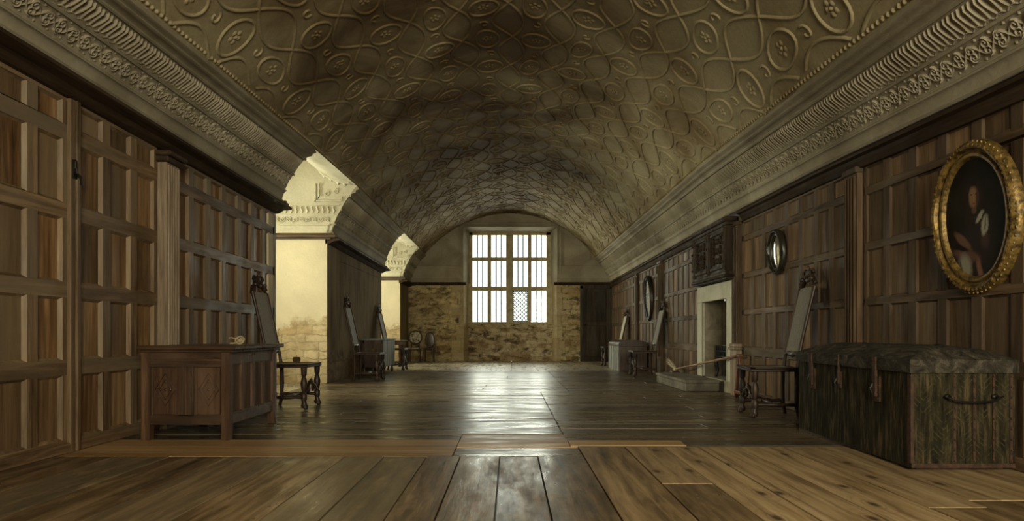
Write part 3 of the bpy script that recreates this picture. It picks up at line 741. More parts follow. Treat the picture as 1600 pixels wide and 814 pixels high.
# window_1: stone mullions, twelve lights
YW = YE+.45; sc_ = YW/1050
wx = lambda px: (px-797)*sc_
wz = lambda py: EYE+(522-py)*sc_
cx_ = lambda c: 600+c/2.908
cy_ = lambda c: 320+c/2.908
L4 = [(402,470), (487,555), (586,654), (670,738)]; R3 = [(137,238), (255,371), (390,532)]
fr = MB()
X0, X1 = wx(cx_(402)), wx(cx_(738)); Z0, Z1 = wz(cy_(532)), wz(cy_(137))
fr.box(-1.33, X0, YW, YW+.2, 1.10, HT+.05); fr.box(X1, 1.33, YW, YW+.2, 1.10, HT+.05)
fr.box(-1.33, 1.33, YW, YW+.2, Z1, HT+.1); fr.box(-1.3, 1.3, YW-.03, YW+.2, 1.075, Z0, c=.01)
for a, b in zip(L4, L4[1:]): fr.box(wx(cx_(a[1])), wx(cx_(b[0])), YW+.02-(.03 if a[1] == 555 else 0), YW+.16, Z0, Z1, c=.018)
for a, b in zip(R3, R3[1:]): fr.box(X0, X1, YW+.03, YW+.15, wz(cy_(b[0])), wz(cy_(a[1])), c=.015)
win = struct(fr.build('window_1', M['mullion']))
for i, (a, b) in enumerate(L4):
    for j, (c, d) in enumerate(R3):
        xa, xb, za, zb = wx(cx_(a)), wx(cx_(b)), wz(cy_(d)), wz(cy_(c))
        g = MB(); g.box(xa-.01, xb+.01, YW+.088, YW+.092, za-.01, zb+.01)
        gp = g.build('pane', M['glass'], win)
        q = MB()
        if i == 2 and j == 2:
            f_ = .022
            for xx in (xa, xb-f_): q.box(xx, xx+f_, YW+.05, YW+.085, za, zb)
            for zz in (za, zb-f_): q.box(xa, xb, YW+.05, YW+.085, zz, zz+f_)
            nx, nz = 4, 8; W_, H_ = xb-xa, zb-za
            for s_ in (-1, 1):
                for k in range(-nz, nx+nz):
                    x_s = k/nx; pts = []
                    for z_t in (0, 1):
                        pts.append((x_s+s_*z_t*nz/nx, z_t))
                    (u0, v0), (u1, v1) = pts
                    def clip(u0, v0, u1, v1):
                        t0, t1 = 0, 1
                        for p_, q_ in ((-(u1-u0), u0), (u1-u0, 1-u0)):
                            if abs(p_) < 1e-9:
                                if q_ < 0: return None
                            else:
                                r = q_/p_
                                if p_ < 0: t0 = max(t0, r)
                                else: t1 = min(t1, r)
                        return None if t0 >= t1 else (u0+t0*(u1-u0), v0+t0*(v1-v0), u0+t1*(u1-u0), v0+t1*(v1-v0))
                    r = clip(u0, v0, u1, v1)
                    if r: q.tube([(xa+r[0]*W_, YW+.08, za+r[1]*H_), (xa+r[2]*W_, YW+.08, za+r[3]*H_)], .013, 5)
            q.build('lattice_casement', M['lead'], win)
        else:
            for t_ in (.33, .67): q.tube([(lerp(xa, xb, t_), YW+.065, za), (lerp(xa, xb, t_), YW+.065, zb)], .016, 6)
            nz = 5
            for k in range(1, nz): q.tube([(xa, YW+.08, lerp(za, zb, k/nz)), (xb, YW+.08, lerp(za, zb, k/nz))], .0018, 4)
            q.build('iron_bars', M['lead'], win)
# end door
mb = MB()
mb.box(2.0, 2.08, YE-.03, YE+.11, 0, 2.16); mb.box(2.84, 2.92, YE-.03, YE+.11, 0, 2.16); mb.box(2.0, 2.92, YE-.03, YE+.11, 2.08, 2.18)
mb.box(2.08, 2.84, YE+.03, YE+.09, 0.0, 2.08)
for z0_, z1_ in ((.12,1.02), (1.14,1.98)):
    mb.box(2.17, 2.75, YE+.015, YE+.04, z0_, z1_, c=.012)
for z in (0.001, 1.03, 1.97): mb.box(2.15, 2.77, YE+.012, YE+.05, z, z+.10)
for x in (2.08, 2.76): mb.box(x, x+.08, YE+.01, YE+.05, 0, 2.08)
dr = struct(mb.build('door_1', M['doorwood'])); h = MB(); h.ball((2.14, YE-.01, 1.05), .022); h.box(2.13, 2.15, YE-.01, YE+.02, 1.04, 1.06); h.build('door_handle', M['iron'], dr)
# latch on left panelled door
h = MB(); y_ = 4.43; z_ = EYE+(522-263)/((797-115)/2.86); xf = -XW+.035
h.tube([(xf, y_, z_+.06), (xf+.02, y_-.03, z_+.04), (xf+.022, y_-.035, z_+.0), (xf+.01, y_-.01, z_-.03)], .007, 6); h.box(xf-.01, xf, y_-.02, y_+.02, z_-.06, z_+.06)
h.tube([(xf, y_+.005, z_-.02), (xf+.012, y_+.04, z_-.05), (xf+.006, y_+.055, z_-.09)], .009, 6)
tag(h.build('door_latch', M['iron']), 'black iron latch on the panelled door in the left wall', 'latch')
# rear wall (behind the viewer) with its window
mb = MB(); mb.box(-3.3, -.4, YN-.3, YN, 0, 4.5); mb.box(2.2, 3.3, YN-.3, YN, 0, 4.5); mb.box(-.4, 2.2, YN-.3, YN, 0, 1.0); mb.box(-.4, 2.2, YN-.3, YN, 3.4, 4.5)
struct(mb.build('wall_rear', M['stone_end']))
mb = MB()
for i in range(5): mb.box(-.4+.65*i-.04, -.4+.65*i+.04, YN-.22, YN-.08, 1.0, 3.4, c=.01)
for z in (1.04, 1.8, 2.6, 3.36): mb.box(-.4, 2.2, YN-.2, YN-.1, z-.04, z+.04)
wr = struct(mb.build('window_4', M['mullion'])); g = MB(); g.box(-.38, 2.18, YN-.155, YN-.15, 1.02, 3.38); g.build('pane', M['glass'], wr)

# ------------------------------------------------------------------ fireplace
fp = thing('fireplace', 'pale stone fireplace surround set in the right-hand panelling', 'fireplace', (XW-.045, 9.46, .156))
y0, y1, oy0, oy1 = -.79, .79, -.61, .52
for a, b in ((y0, oy0), (oy1, y1)):
    q = MB(); q.box(0, .044, a, b, 0, 1.094, c=.006); c_ = b if a == y0 else a; d_ = -1 if a == y0 else 1
    for k in (0, .012): q.box(-.008+k*.5, .03, c_+d_*.002, c_+d_*(.03-k), 0, 1.10)
    q.build('jamb', M['firestone'], fp)
q = MB(); q.box(0, .044, y0, y1, 1.094, 1.324, c=.006); q.box(-.008, .03, oy0-.03, oy1+.03, 1.096, 1.12, c=.004); q.build('lintel', M['firestone'], fp)
q = MB(); X_ = XW; q.box(X_+.0, X_+.62, 9.46+oy0-.02, 9.46+oy0, 0, 1.27); q.box(X_+.0, X_+.62, 9.46+oy1, 9.46+oy1+.02, 0, 1.27); q.box(X_+.60, X_+.68, 9.46+oy0-.02, 9.46+oy1+.02, 0, 2.2); q.box(X_, X_+.62, 9.46+oy0, 9.46+oy1, -.02, .155)
q.box(X_+.30, X_+.62, 9.46+oy0-.02, 9.46+oy0, 1.2, 2.2); q.box(X_+.30, X_+.62, 9.46+oy1, 9.46+oy1+.02, 1.2, 2.2); q.box(X_, X_+.62, 9.46+oy0-.02, 9.46+oy1+.02, 2.18, 2.22)
struct(q.build('trim_fireplace_lining', M['firebrick']))
om = thing('overmantel', 'dark carved oak overmantel above the stone fireplace', 'overmantel', (XW-.012, 9.28, 1.49))
q = MB(); a, b = -.72, .78
q.box(-.13, .01, a, b, .10, .74); q.box(-.17, .01, a-.03, b+.03, 0.02, .05, c=.01); q.box(-.15, .01, a-.02, b+.02, .05, .10, c=.01); q.box(-.14, .01, a, b, .0, .02)
q.box(-.15, .01, a-.02, b+.02, .68, .73, c=.01); q.box(-.17, .01, a-.03, b+.03, .73, .79, c=.012)
q.build('carcass', M['carved'], om)
for c0, c1 in ((-.64,-.03), (.09,.70)):
    q = MB()
    for e in ((c0, c0+.04, .14, .64), (c1-.04, c1, .14, .64)): q.box(-.15, -.125, *e, c=.006)
    for e in ((c0, c1, .14, .18), (c0, c1, .60, .64)): q.box(-.15, -.125, *e, c=.006)
    cm = (c0+c1)/2
    def FO(u, v, o): return (-.130-o, v, u)
    for k in range(3):
        for sgn in (1, -1):
            rib(q, FO, [(.26+.13*k+(.055-.035*i/13)*math.cos(2.6*PI*i/13), cm+sgn*(.13+(.055-.035*i/13)*math.sin(2.6*PI*i/13))) for i in range(14)], .012, .02)
        boss(q, FO, .26+.13*k, cm, .045, .03, 8)
    for k in range(5): boss(q, FO, .22+.085*k, cm-.23, .022, .02, 6); boss(q, FO, .22+.085*k, cm+.23, .022, .02, 6)
    q.build('carved_panel', M['carved'], om, 40)
for yc in (-.68, .03, .74):
    q = MB(); q.lathe([(.03,.11),(.035,.14),(.022,.17),(.038,.27),(.045,.36),(.03,.45),(.022,.55),(.035,.60),(.04,.66)], (-.135, yc, 0), 10)
    for k in range(4): q.ball((-.17, yc, .22+.12*k), .018, seg=6)
    q.build('carved_baluster', M['carved'], om, 40)
hs = thing('hearth_slab', 'raised grey stone hearth slab in front of the fireplace', 'hearth', (2.38, 9.12, 0))
q = MB(); q.box(0, .46, 0, 1.80, 0, .115, c=.01); q.build('slab_base', M['hearth'], hs); q = MB(); q.box(-.015, .46, -.015, 1.81, .115, .155, c=.008); q.build('slab_top', M['hearth'], hs)
gt = thing('fire_grate', 'black iron fire grate inside the stone fireplace', 'grate', (3.16, 9.50, .156))
q = MB(); q.box(-.15, .17, -.32, .30, .26, .28)
for k in range(8): yy = -.30+.083*k; q.tube([(-.15, yy, .27), (-.16, yy, .46)], .009, 6)
for z in (.30,.38,.46): q.tube([(-.16, -.32, z), (-.16, .30, z)], .009, 6)
for yy in (-.32,.30): q.box(-.16, .17, yy-.006, yy+.006, .26, .46)
q.build('basket', M['iron'], gt, 40)
q = MB(); q.box(.17, .20, -.38, .36, 0, .58, c=.01); q.build('fireback', M['iron'], gt)
for sx in (-.14, .15):
    for yy in (-.31, .29):
        q = MB(); q.tube([(sx, yy, .30), (sx-.01, yy, .20), (sx+.01, yy, .10), (sx-.015, yy, .02)], [.014,.022,.016,.02], 8); q.ball((sx-.015, yy, .018), .022, rz=.018); q.build('leg', M['iron'], gt, 50)

# ------------------------------------------------------------------ tall cane-back chair
def make_chair(label, crest='walnut', cane='cane'):
    t = thing('tall_back_chair', label, 'chair', group=None); wd = M['walnut']; hw = .235
    q = MB(); q.box(-.22, .23, -.26, .26, .435, .462, c=.008)
    for z in (.462,): q.box(-.22, -.16, -.26, .26, z, z+.012, c=.004); q.box(.18, .23, -.26, .26, z, z+.012, c=.004); q.box(-.22, .23, -.26, -.21, z, z+.012, c=.004); q.box(-.22, .23, .21, .26, z, z+.012, c=.004)
    seat_ = q.build('seat', wd, t)
    q = MB(); q.box(-.17, .19, -.215, .215, .463, .468); q.build('seat_cane', M[cane], seat_)
    TP = [(r_*1.22, z_) for r_, z_ in [(.020,.02),(.028,.045),(.018,.07),(.016,.085),(.026,.11),(.026,.16),(.014,.18),(.024,.22),(.030,.27),(.022,.32),(.014,.34),(.024,.36),(.026,.435)]]
    for s_ in (-1, 1):
        q = MB(); q.lathe(TP, (.185, s_*hw, 0), 12); q.tube([(.185, s_*hw, .10), (.19, s_*hw, .05), (.205, s_*hw, .025), (.225, s_*hw, .018)], [.022,.029,.030,.016], 8); q.build('leg', wd, t, 45)
        q = MB(); q.tube([(-.215, s_*hw*.9, 0.0), (-.195, s_*hw*.9, .10), (-.19, s_*hw*.9, .25), (-.195, s_*hw*.9, .44)], [.018,.02,.022,.022], 8); q.build('leg', wd, t, 45)
    BX = lambda z: -.195-.19*((z-.44)/.90)**1.15 if z > .44 else -.195
    for s_ in (-1, 1):
        q = MB(); zs = [.44,.55,.66,.78,.90,1.02,1.14,1.22]
        q.tube([(BX(z), s_*.20, z) for z in zs], [.022,.016,.019,.016,.018,.016,.018,.02], 8); q.build('back_post', wd, t, 45)
    q = MB(); q.hexa([(BX(.60)-.008,-.19,.60),(BX(.60)+.008,-.19,.60),(BX(.60)+.008,.19,.60),(BX(.60)-.008,.19,.60)], [(BX(1.22)-.008,-.19,1.22),(BX(1.22)+.008,-.19,1.22),(BX(1.22)+.008,.19,1.22),(BX(1.22)-.008,.19,1.22)])
    q.build('back_panel', M[cane], t)
    q = MB(); q.tube([(BX(.60), -.2, .585), (BX(.60), -.1, .60), (BX(.6), 0, .585), (BX(.6), .1, .60), (BX(.60), .2, .585)], [.018,.024,.028,.024,.018], 8); q.build('back_rail', wd, t, 45)
    # pierced arched crest with scrolls
    q = MB(); n = 22; xx = BX(1.25)
    arc = [(BX(1.22+.11*math.sin(PI*i/n)), -.20+.40*i/n, 1.20+.135*math.sin(PI*i/n)) for i in range(n+1)]
    q.tube(arc, [.024+.006*math.sin(6*PI*i/n) for i in range(n+1)], 8, flat=.8)
    for s_ in (-1, 1):
        q.tube([(xx, s_*(.20+.03*math.cos(5*i/9)-.02), 1.25+.03*math.sin(5*i/9)) for i in range(10)], .014, 6)
        q.tube([(xx-.01, s_*(.09+(.05-.03*i/10)*math.cos(5.5*i/10)), 1.35+(.045-.028*i/10)*math.sin(5.5*i/10)) for i in range(11)], .015, 6)
        q.ball((xx+.01, s_*.13, 1.30), .028, .022, .022, 7)
    q.ball((xx-.01, 0, 1.365), .02, .035, .045); q.ball((xx, 0, 1.40), .014, .018, .03, 7); q.ball((xx, 0, 1.29), .02, .05, .025)
    q.build('crest_rail', wd, t, 50)
    # front stretcher: carved arch between scrolls
    q = MB(); n = 16
    q.tube([(.185, -.21+.42*i/n, .19+.085*math.sin(PI*i/n)**2) for i in range(n+1)], [.016+.010*abs(math.sin(3*PI*i/n)) for i in range(n+1)], 8)
    for s_ in (-1, 1): q.tube([(.185, s_*(.085+(.045-.028*i/10)*math.cos(5.5*i/10)), .20+(.045-.028*i/10)*math.sin(5.5*i/10)) for i in range(11)], .013, 6)
    q.ball((.19, 0, .285), .016, .03, .03); q.build('front_stretcher', wd, t, 50)
    for s_ in (-1, 1):
        q = MB(); q.tube([(.185-.38*i/8, s_*hw*.96, .13) for i in range(9)], [.014,.018,.013,.02,.022,.02,.013,.018,.014], 8); q.build('side_stretcher', wd, t, 45)
    q = MB(); q.tube([(0, -hw*.96+hw*1.92*i/8, .13) for i in range(9)], [.012,.017,.012,.019,.022,.019,.012,.017,.012], 8); q.build('cross_stretcher', wd, t, 45)
    return t
chair = make_chair('tall-backed chair with arched carved crest behind the panelled coffer on the left')
chair.location = (-2.30, 7.13, 0)
G_ = 'tall-backed chairs along the walls'; chair['group'] = G_
dup(chair, (-2.36, 11.24, 0), .0, 'tall-backed chair against the stone pier, in front of the grey-sided chest', G_)
dup(chair, (-2.47, 14.55, 0), .0, 'tall-backed chair behind the grey-sided chest by the stone pier', G_)
dup(chair, (2.46, 6.40, 0), PI-.10, 'tall-backed grey-cane chair between the big hide trunk and the fireplace', G_)
dup(chair, (2.48, 12.55, 0), PI, 'tall-backed chair beyond the fireplace, before the dark domed trunk', G_)
pale_chair = make_chair('tall-backed chair with pale cane, farthest on the right by the end door', cane='canepale')
pale_chair.location = (2.48, 16.45, 0); pale_chair.rotation_euler = (0, 0, PI); pale_chair['group'] = G_
def cone(loc, label, r=.038):
    q = MB(); q.ball((0, 0, r), r*.8, seg=10, rings=6)
    for i in range(5):
        z = r*(.35+.3*i); rr = r*.85*math.sqrt(max(.05, 1-((z-r)/r)**2))
        for k in range(9):
            a = 2*PI*(k+.5*(i % 2))/9; q.ball((rr*math.cos(a), rr*math.sin(a), z), r*.28, rz=r*.2, seg=5, rings=3)
    q.tube([(0, 0, 1.9*r), (r*.1, 0, 2.15*r)], r*.12, 5)
    o = q.build('fir_cone', M['leather'], None, 60); o.location = loc; tag(o, label, 'fir cone', 'cones left on the chair seats')
cone((-2.24, 7.05, .475), 'dark cone on the seat of the chair behind the panelled coffer')
cone((-2.24, 11.08, .475), 'cone on the seat of the chair against the stone pier')

# ------------------------------------------------------------------ near coffer
def coffer():
    t = thing('panelled_coffer', 'dark oak panelled coffer with lozenge carving, nearest on the left', 'coffer', (-2.38, 5.42, 0))
    hx, hy = .325, .50; H = .665; wd = M['coffer']; wh = M['cofferh']
    for sx in (-1, 1):
        for sy in (-1, 1):
            q = MB(); q.box(sx*hx, sx*(hx-.065), sy*hy, sy*(hy-.065), 0, H, c=.004)
            q.build('leg', wd, t)
    q = MB()
    q.box(-hx+.06, hx-.06, -hy+.012, -hy+.05, H-.12, H); q.box(-hx+.06, hx-.06, -hy+.012, -hy+.05, .115, .185)
    q.box(-hx+.06, hx-.06, -hy+.0, -hy+.02, H-.085, H-.07); q.box(-hx+.06, hx-.06, -hy, -hy+.02, H-.125, H-.105)
    q.box(-hx+.06, hx-.06, hy-.012, hy-.05, H-.12, H); q.box(-hx+.06, hx-.06, hy-.012, hy-.05, .115, .185)
    for sx in (-1, 1):
        q.box(sx*(hx-.012), sx*(hx-.05), -hy+.06, hy-.06, H-.11, H); q.box(sx*(hx-.012), sx*(hx-.05), -hy+.06, hy-.06, .115, .20); q.box(sx*(hx-.002), sx*(hx-.03), -hy+.06, hy-.06, .165, .185)
    q.build('rail', wh, t)
    for sx in (-1, 1):
        q = MB(); n = 4; q.box(sx*(hx-.03), sx*(hx-.045), -hy+.06, hy-.06, .18, H-.1)
        for k in range(1, n):
            yy = -hy+.06+(2*hy-.12)*k/n; q.box(sx*(hx-.010), sx*(hx-.045), yy-.022, yy+.022, .18, H-.1, c=.004)
        q.build('side_panel', wd, t)
    for (sy) in (-1, 1):
        q = MB(); q.box(-hx+.06, hx-.06, sy*(hy-.03), sy*(hy-.045), .18, H-.1); q.box(-.055, .055, sy*(hy-.012), sy*(hy-.04), .18, H-.12)
        for k in (-.04, -.013, .013, .04): q.box(k-.006, k+.006, sy*(hy-.004), sy*(hy-.02), .185, H-.125, c=.002)
        for cx in (-.16, .16):
            def FC(u, v, o, cx=cx, sy=sy): return (cx+v, sy*(hy-.030+o), .37+u)
            for s_ in (1.0, .62): rib(q, FC, [(.12*s_, 0), (0, .075*s_), (-.12*s_, 0), (0, -.075*s_)], .004, .006, True)
            for u, v in ((0,0), (.06,0), (-.06,0), (0,.035), (0,-.035)): boss(q, FC, u, v, .012, .006, 6)
            rib(q, FC, [(.19,-.085), (.19,.085), (-.18,.085), (-.18,-.085)], .003, .005, True)
        q.build('end_panel', wd, t)
    q = MB(); q.box(-hx+.04, hx-.04, -hy+.04, hy-.04, .12, .14); q.build('bottom', wd, t)
    q = MB(); q.box(-hx-.02, hx+.055, -hy-.03, hy+.03, H, H+.03, c=.006); q.box(-hx-.005, hx+.03, -hy-.01, hy+.01, H-.02, H, c=.005); q.build('lid', M['cofferh'], t)
    return t
coffer()
q = MB()
q.tube([(.035*math.cos(2*PI*i/14), .015*math.sin(2*PI*i/14), .034+.030*math.sin(2*PI*i/14)) for i in range(15)], .007, 6)
q.ball((0, 0, .03), .02, .014, .018); q.tube([(-.03, 0, .045), (-.07, .005, .055), (-.09, 0, .05)], .006, 6); q.tube([(-.02, 0, .012), (-.06, -.01, .008), (-.08, 0, .008)], .006, 6)
for k in range(8): q.ball((.02*math.cos(k*.785), .01*math.sin(k*.785), .03+.015*math.sin(k*2)), .009, seg=5, rings=4)
o = q.build('dried_seed_head', M['pale'], None, 60); o.location = (-2.22, 5.52, .696); tag(o, 'small pale dried seed head lying on the panelled coffer lid', 'dried flower')

# ------------------------------------------------------------------ grey-sided chest by the pier
t = thing('plank_chest', 'dark chest with a grey front standing between two chairs on the left', 'chest', (-2.66, 13.6, 0))
hx, hy = .21, .60
q = MB(); q.box(-hx, hx-.012, -hy, hy, .14, .66, c=.005)
for z0_, z1_ in ((.14,.20), (.60,.66)): q.box(-hx+.02, hx-.03, -hy-.008, -hy+.01, z0_, z1_)
for x in (-hx, hx-.05): q.box(x, x+.045, -hy-.008, -hy+.01, .14, .66)
q.build('body', M['coffer'], t)
q = MB(); q.box(hx-.012, hx+.006, -hy, hy, .14, .66, c=.003)
for k in range(4): yy = lerp(-hy, hy, k/3); yy = max(-hy+.03, min(hy-.03, yy)); q.box(hx, hx+.014, yy-.03, yy+.03, .15, .65, c=.003)
q.build('front_panel', M['greywood'], t); t.children[-1]['label'] = 'grey front panel'
q = MB(); q.box(-hx-.015, hx+.03, -hy-.025, hy+.025, .66, .69, c=.006); q.build('lid', M['greywood'], t)
for sx in (-1, 1):
    for sy in (-1, 1):
        q = MB(); q.lathe([(.02,0),(.035,.03),(.035,.07),(.022,.10),(.03,.14)], (sx*(hx-.04), sy*(hy-.05), 0), 10); q.build('leg', M['coffer'], t, 45)
# side table in the far bay opening
t = thing('side_table', 'low side table standing in the far bay opening, past the grey-sided chest', 'table', (-2.88, 16.35, 0))
q = MB(); q.box(-.33, .33, -.42, .42, .60, .63, c=.008); q.box(-.28, .28, -.37, .37, .52, .60); q.build('tabletop', M['coffer'], t)
for sx in (-1, 1):
    for sy in (-1, 1):
        q = MB(); q.lathe([(.025,0),(.035,.03),(.02,.08),(.03,.12),(.018,.2),(.034,.30),(.02,.42),(.03,.52)], (sx*.25, sy*.34, 0), 10); q.build('leg', M['coffer'], t, 45)
q = MB(); q.box(-.27, .27, -.36, -.33, .08, .11); q.box(-.27, .27, .33, .36, .08, .11); q.box(-.015, .015, -.34, .34, .08, .11); q.build('stretcher', M['coffer'], t)
def round_chair(name, label, loc, rz, backm, bw, bh, bz, leg='coffer', seatw=.34, sh=.40):
    t = thing(name, label, 'chair', loc, rz)
    q = MB(); q.box(-.17, .17, -seatw/2, seatw/2, sh-.035, sh, c=.012); q.build('seat', M[backm], t)
    q = MB(); n = 24
    rows = [[(-.19+o, bw*k*math.cos(2*PI*i/n), bz+bh*k*math.sin(2*PI*i/n)) for i in range(n)] for k, o in ((.02,.03), (.6,.028), (.86,.022), (.9,-.01), (.02,-.012))]
    q.grid(rows, closed=True); q.build('backrest', M[backm], t, 40)
    q = MB(); q.tube([(-.19, bw*.95*math.cos(2*PI*i/n), bz+bh*.95*math.sin(2*PI*i/n)) for i in range(n+1)], .018, 8); 
    for s_ in (-1, 1): q.tube([(-.17, s_*seatw*.3, sh-.02), (-.19, s_*bw*.55, bz-bh*.8)], .014, 6)
    q.build('back_frame', M[leg], t, 50)
    for sx in (-1, 1):
        for s_ in (-1, 1):
            q = MB(); q.tube([(sx*.14, s_*(seatw/2-.03), sh-.03), (sx*.15, s_*(seatw/2-.03), .2), (sx*.145+sx*.02, s_*(seatw/2-.02), 0.0)], [.018,.013,.011], 8); q.build('leg', M[leg], t, 50)
    return t
round_chair('round_back_chair', 'brown chair with a rounded back in the far bay, behind the low table', (-3.42, 17.2, 0), -.9, 'leather', .22, .26, .74)
round_chair('embroidered_chair', 'small chair with a pale floral round back against the end wall', (-2.66, 18.72, 0), -PI/2, 'embroid', .185, .19, .69)
round_chair('dark_round_chair', 'dark oval-backed small chair by the end wall, right of the floral one', (-2.26, 18.80, 0), -PI/2, 'coffer', .13, .22, .62, seatw=.30)

# ------------------------------------------------------------------ dark domed trunk far right
def dome_profile(hw, z0, z1, n=12): return [(hw*math.cos(PI-PI*i/n), z0+(z1-z0)*math.sin(PI*i/n)**.8) for i in range(n+1)]
t = thing('domed_trunk', 'dark domed trunk with a grey front beyond the fireplace by the right wall', 'trunk', (2.58, 14.82, 0))
hx, hy = .295, .72
q = MB(); q.box(-hx+.012, hx, -hy, hy, 0, .52, c=.006); q.build('body', M['coffer'], t)
q = MB(); q.box(-hx, -hx+.012, -hy, hy, 0, .52)
for k in range(5): yy = lerp(-hy+.03, hy-.03, k/4); q.box(-hx-.01, -hx+.005, yy-.02, yy+.02, 0, .52)
q.build('front_panel', M['greychest'], t)
q = MB(); q.prism([(-hx-.008, .52)]+dome_profile(hx+.008, .57, .655)+[(hx+.008, .52)], -hy-.01, hy+.01); q.build('lid', M['coffer'], t, 30)
q = MB(); q.tube([(-.09, -hy-.008, .33), (-.08, -hy-.03, .30), (.08, -hy-.03, .30), (.09, -hy-.008, .33)], .008, 6); q.build('handle', M['iron'], t, 50)

# ------------------------------------------------------------------ great hide trunk, near right
t = thing('hide_trunk', 'large worn hide-covered trunk with iron straps, nearest on the right', 'trunk', (2.58, 4.64, 0))
NL, FL_ = (-.30, -.82), (-.235, .82); NRt, FRt = (.29, -.82), (.29, .82); HB = .60
q = MB(); 
b = [(*NL, .02), (*NRt, .02), (*FRt, .02), (*FL_, .02)]; tt = [(*NL, HB), (*NRt, HB), (*FRt, HB), (*FL_, HB)]
q.rnd(); q.idx(b+tt, [(3,2,1,0), (4,5,6,7), (1,2,6,5), (2,3,7,6), (3,0,4,7)], 0); q.idx(b+tt, [(0,1,5,4)], 1)
q.build('body', [M['trunk'], M['trunkend']], t)
q = MB()
def ring(e, z, jit=0):
    P = [(NL[0]-e, NL[1]-e), (NRt[0]+min(e, .012), NRt[1]-e), (FRt[0]+min(e, .012), FRt[1]+e), (FL_[0]-e, FL_[1]+e)]; out = []
    for i in range(4):
        a, c = P[i], P[(i+1) % 4]; n = (7, 16, 7, 16)[i]
        for k in range(n): out.append((lerp(a[0], c[0], k/n), lerp(a[1], c[1], k/n), z+random.uniform(-jit, jit)))
    return out
q.grid([ring(.0, HB-.04), ring(.016, HB-.04), ring(.018, HB, .002), ring(.016, HB+.035, .003), ring(-.03, HB+.055, .005), ring(-.10, HB+.085, .006), ring(-.18, HB+.105, .006), ring(-.24, HB+.115, .004)], closed=True)
q.face(ring(-.24, HB+.115)); q.build('lid', M['lid'], t, 30)
q = MB()   # nailed edge straps and vertical straps on the near end
for x in (-.055, .056, .166, .266): q.box(x-.007, x+.007, NL[1]-.006, NL[1]+.002, .05, HB-.05)
q.box(-.30, .29, NL[1]-.006, NL[1]+.002, .02, .045); q.box(NL[0]-.005, NL[0]+.012, NL[1]-.0045, NL[1]+.03, .046, HB-.05)
for x in (-.055, .056, .166, .266):
    for k in range(9): q.ball((x, NL[1]-.010, .06+.06*k), .006, seg=5, rings=4)
q.build('iron_straps', M['rust'], t)
q = MB(); 
for x in (-.10, .17): q.ball((x, NL[1]-.012, .425), .020, .010, .016, 8); q.tube([(x, NL[1]-.01, .425), (x, NL[1]-.04, .42)], .008, 6)
q.tube([(-.13, NL[1]-.035, .43), (-.10, NL[1]-.04, .415), (-.06, NL[1]-.045, .40), (.02, NL[1]-.045, .395), (.13, NL[1]-.045, .40), (.17, NL[1]-.04, .415), (.20, NL[1]-.035, .43)], [.004,.006,.007,.007,.007,.006,.004], 8)
q.build('handle', M['iron'], t, 50)
def sidex(y): return lerp(NL[0], FL_[0], (y-NL[1])/(FL_[1]-NL[1]))
for yy, w_, z0_ in ((.53, .045, .36), (-.44, .045, .36), (.06, .015, .40)):
    q = MB(); x = sidex(yy); q.box(x-.012, x, yy-w_, yy+w_, z0_, .52, c=.003); q.box(x-.026, x-.008, yy-w_*.5, yy+w_*.5, z0_+.03, .64, c=.004)
    for k in range(4): q.ball((x-.014, yy-w_*.7, z0_+.02+.04*k), .005, seg=5, rings=4); q.ball((x-.014, yy+w_*.7, z0_+.02+.04*k), .005, seg=5, rings=4)
    hp = q.build('hasp', M['rust'], t, 50); q = MB(); q.tube([(x-.03, yy, .47), (x-.045, yy, .44), (x-.03, yy, .41)], .006, 6); q.build('hasp_ring', M['iron'], hp, 50)
q = MB(); q.box(-.25, .25, -.78, .78, 0, .022); q.build('base', M['coffer'], t)

# ------------------------------------------------------------------ oval frames
def oval(name, label, cat, y, z, a, b, wdt, dep, m1, m2, face, tilt=0.0, orn=True, conv=0):
    t = thing(name, label, cat, (XW-.012, y, z)); t.rotation_euler = (0, -tilt, 0)
    q = MB(); n = 56; rows = []
    for k, o in ((0,0), (0,dep*.45), (.10,dep*.75), (.28,dep), (.42,dep*.9), (.50,dep*.55), (.62,dep*.55), (.72,dep*.72), (.86,dep*.66), (1.0,dep*.30), (1.0,0)):
        rows.append([(-o-(0.006*math.sin(9*2*PI*i/n) if orn and .05 < k < .45 else 0), (a-wdt*k)*math.cos(2*PI*i/n), (b-wdt*k)*math.sin(2*PI*i/n)) for i in range(n)])
    q.grid(rows, m=0, closed=True)
    if orn:
        for i in range(64):
            an = 2*PI*i/64; q.ball((-dep, (a-wdt*.28)*math.cos(an), (b-wdt*.28)*math.sin(an)), .006, .012, .012, 6, 4, m=0)
            an = 2*PI*(i+.5)/64; q.ball((-dep*.72, (a-wdt*.1)*math.cos(an), (b-wdt*.1)*math.sin(an)), .005, .010, .010, 5, 4, m=0)
        for i in range(70):
            an = 2*PI*i/70; q.ball((-dep*.6, (a-wdt*.80)*math.cos(an), (b-wdt*.80)*math.sin(an)), .006, seg=5, rings=3, m=1)
    q.build('frame', [m1, m2], t, 40)
    q = MB(); q.grid([[(-dep*.32-conv*(1-k*k), (a-wdt*.98)*k*math.cos(2*PI*i/n), (b-wdt*.98)*k*math.sin(2*PI*i/n)) for i in range(n)] for k in (1, .8, .6, .4, .2, .01)], closed=True)
    q.build('canvas' if cat == 'painting' else 'mirror_glass', face, t, 60)
    return t
oval('oval_portrait', 'dark oval portrait of a long-haired sitter in a heavy gilt frame', 'painting', 4.15, EYE+.72,   .385, .475, .115, .06, M['gilt'], M['giltdark'], M['portrait'], .06)
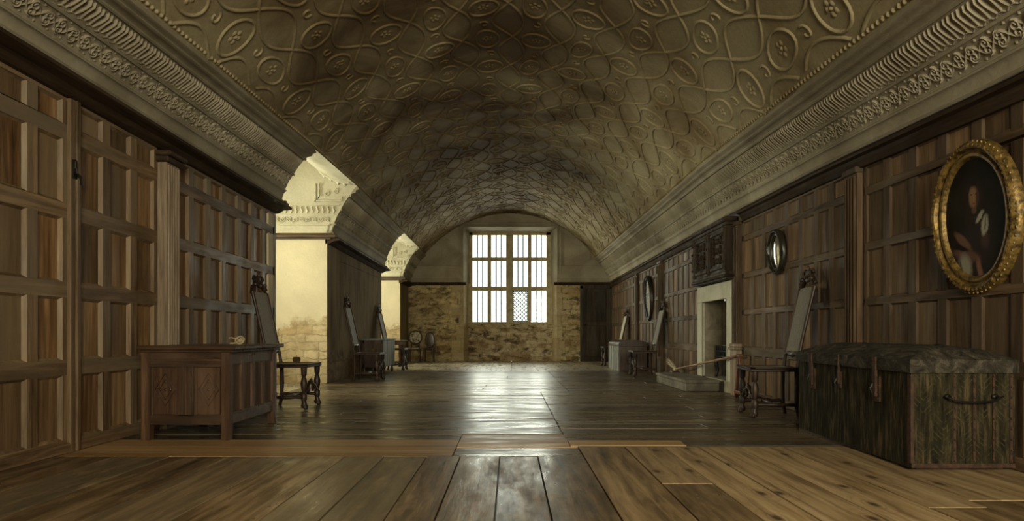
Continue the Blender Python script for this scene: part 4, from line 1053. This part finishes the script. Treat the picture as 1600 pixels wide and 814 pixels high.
oval('oval_mirror', 'small oval mirror in a dark gilt frame between fireplace and portrait', 'mirror', 7.24, EYE+.885, .20, .245, .075, .05, M['blackframe'], M['giltdark'], M['mirror'], .04, True, .012)
oval('tall_oval_mirror', 'tall oval black-framed mirror on the far right wall above the domed trunk', 'mirror', 13.95, EYE+.74, .36, .48, .08, .06, M['blackframe'], M['blackframe'], M['mirror'], .05, False)

# ------------------------------------------------------------------ broom and frame by the fireplace
t = thing('broom', 'long-handled pale broom leaning across the fireplace hearth', 'broom', (2.74, 11.12, 0))
A = Vector((0, 0, .20)); B_ = Vector((.05, -2.86, .515))
q = MB(); q.tube([A+(B_-A)*k/6 for k in range(7)], .016, 8); q.build('handle', M['ashwood'], t, 50)
q = MB()
for k in range(26):
    a = random.uniform(0, 2*PI); r = random.uniform(.01, .055); s0 = Vector((.018*math.cos(a), 0.02, .20+.018*math.sin(a))); e = Vector((-.06+r*1.2*math.cos(a), .26+random.uniform(-.02,.02), .24+random.uniform(-.02,.14)))
    q.tube([s0, (s0+e)/2+Vector((0,0,.01)), e], [.006,.007,.003], 5)
q.ball((0, .04, .20), .035, .05, .035); q.build('bristles', M['bristle'], t, 60)
q = MB(); q.box(-.07, .06, -.04, .14, 0.0, .165, c=.01); q.build('foot_block', M['coffer'], t)
t = thing('folding_trestle', 'narrow brown wooden trestle leaning by the pilaster next to the fireplace', 'trestle', (2.80, 8.12, 0))
for y_a, y_b, xx in ((.16, .04, -.02), (-.12, .0, -.02)):
    q = MB(); q.hexa([(xx-.015,y_a-.022,0), (xx+.015,y_a-.022,0), (xx+.015,y_a+.022,0), (xx-.015,y_a+.022,0)], [(xx-.015,y_b-.02,.52), (xx+.015,y_b-.02,.52), (xx+.015,y_b+.02,.52), (xx-.015,y_b+.02,.52)]); q.build('leg', M['reddish'], t)
q = MB(); q.box(-.04, 0, -.45, .17, .05, .09, c=.006); q.build('bottom_rail', M['reddish'], t)
q = MB(); q.box(-.045, .005, -.03, .07, .50, .54, c=.006); q.build('top_block', M['reddish'], t)
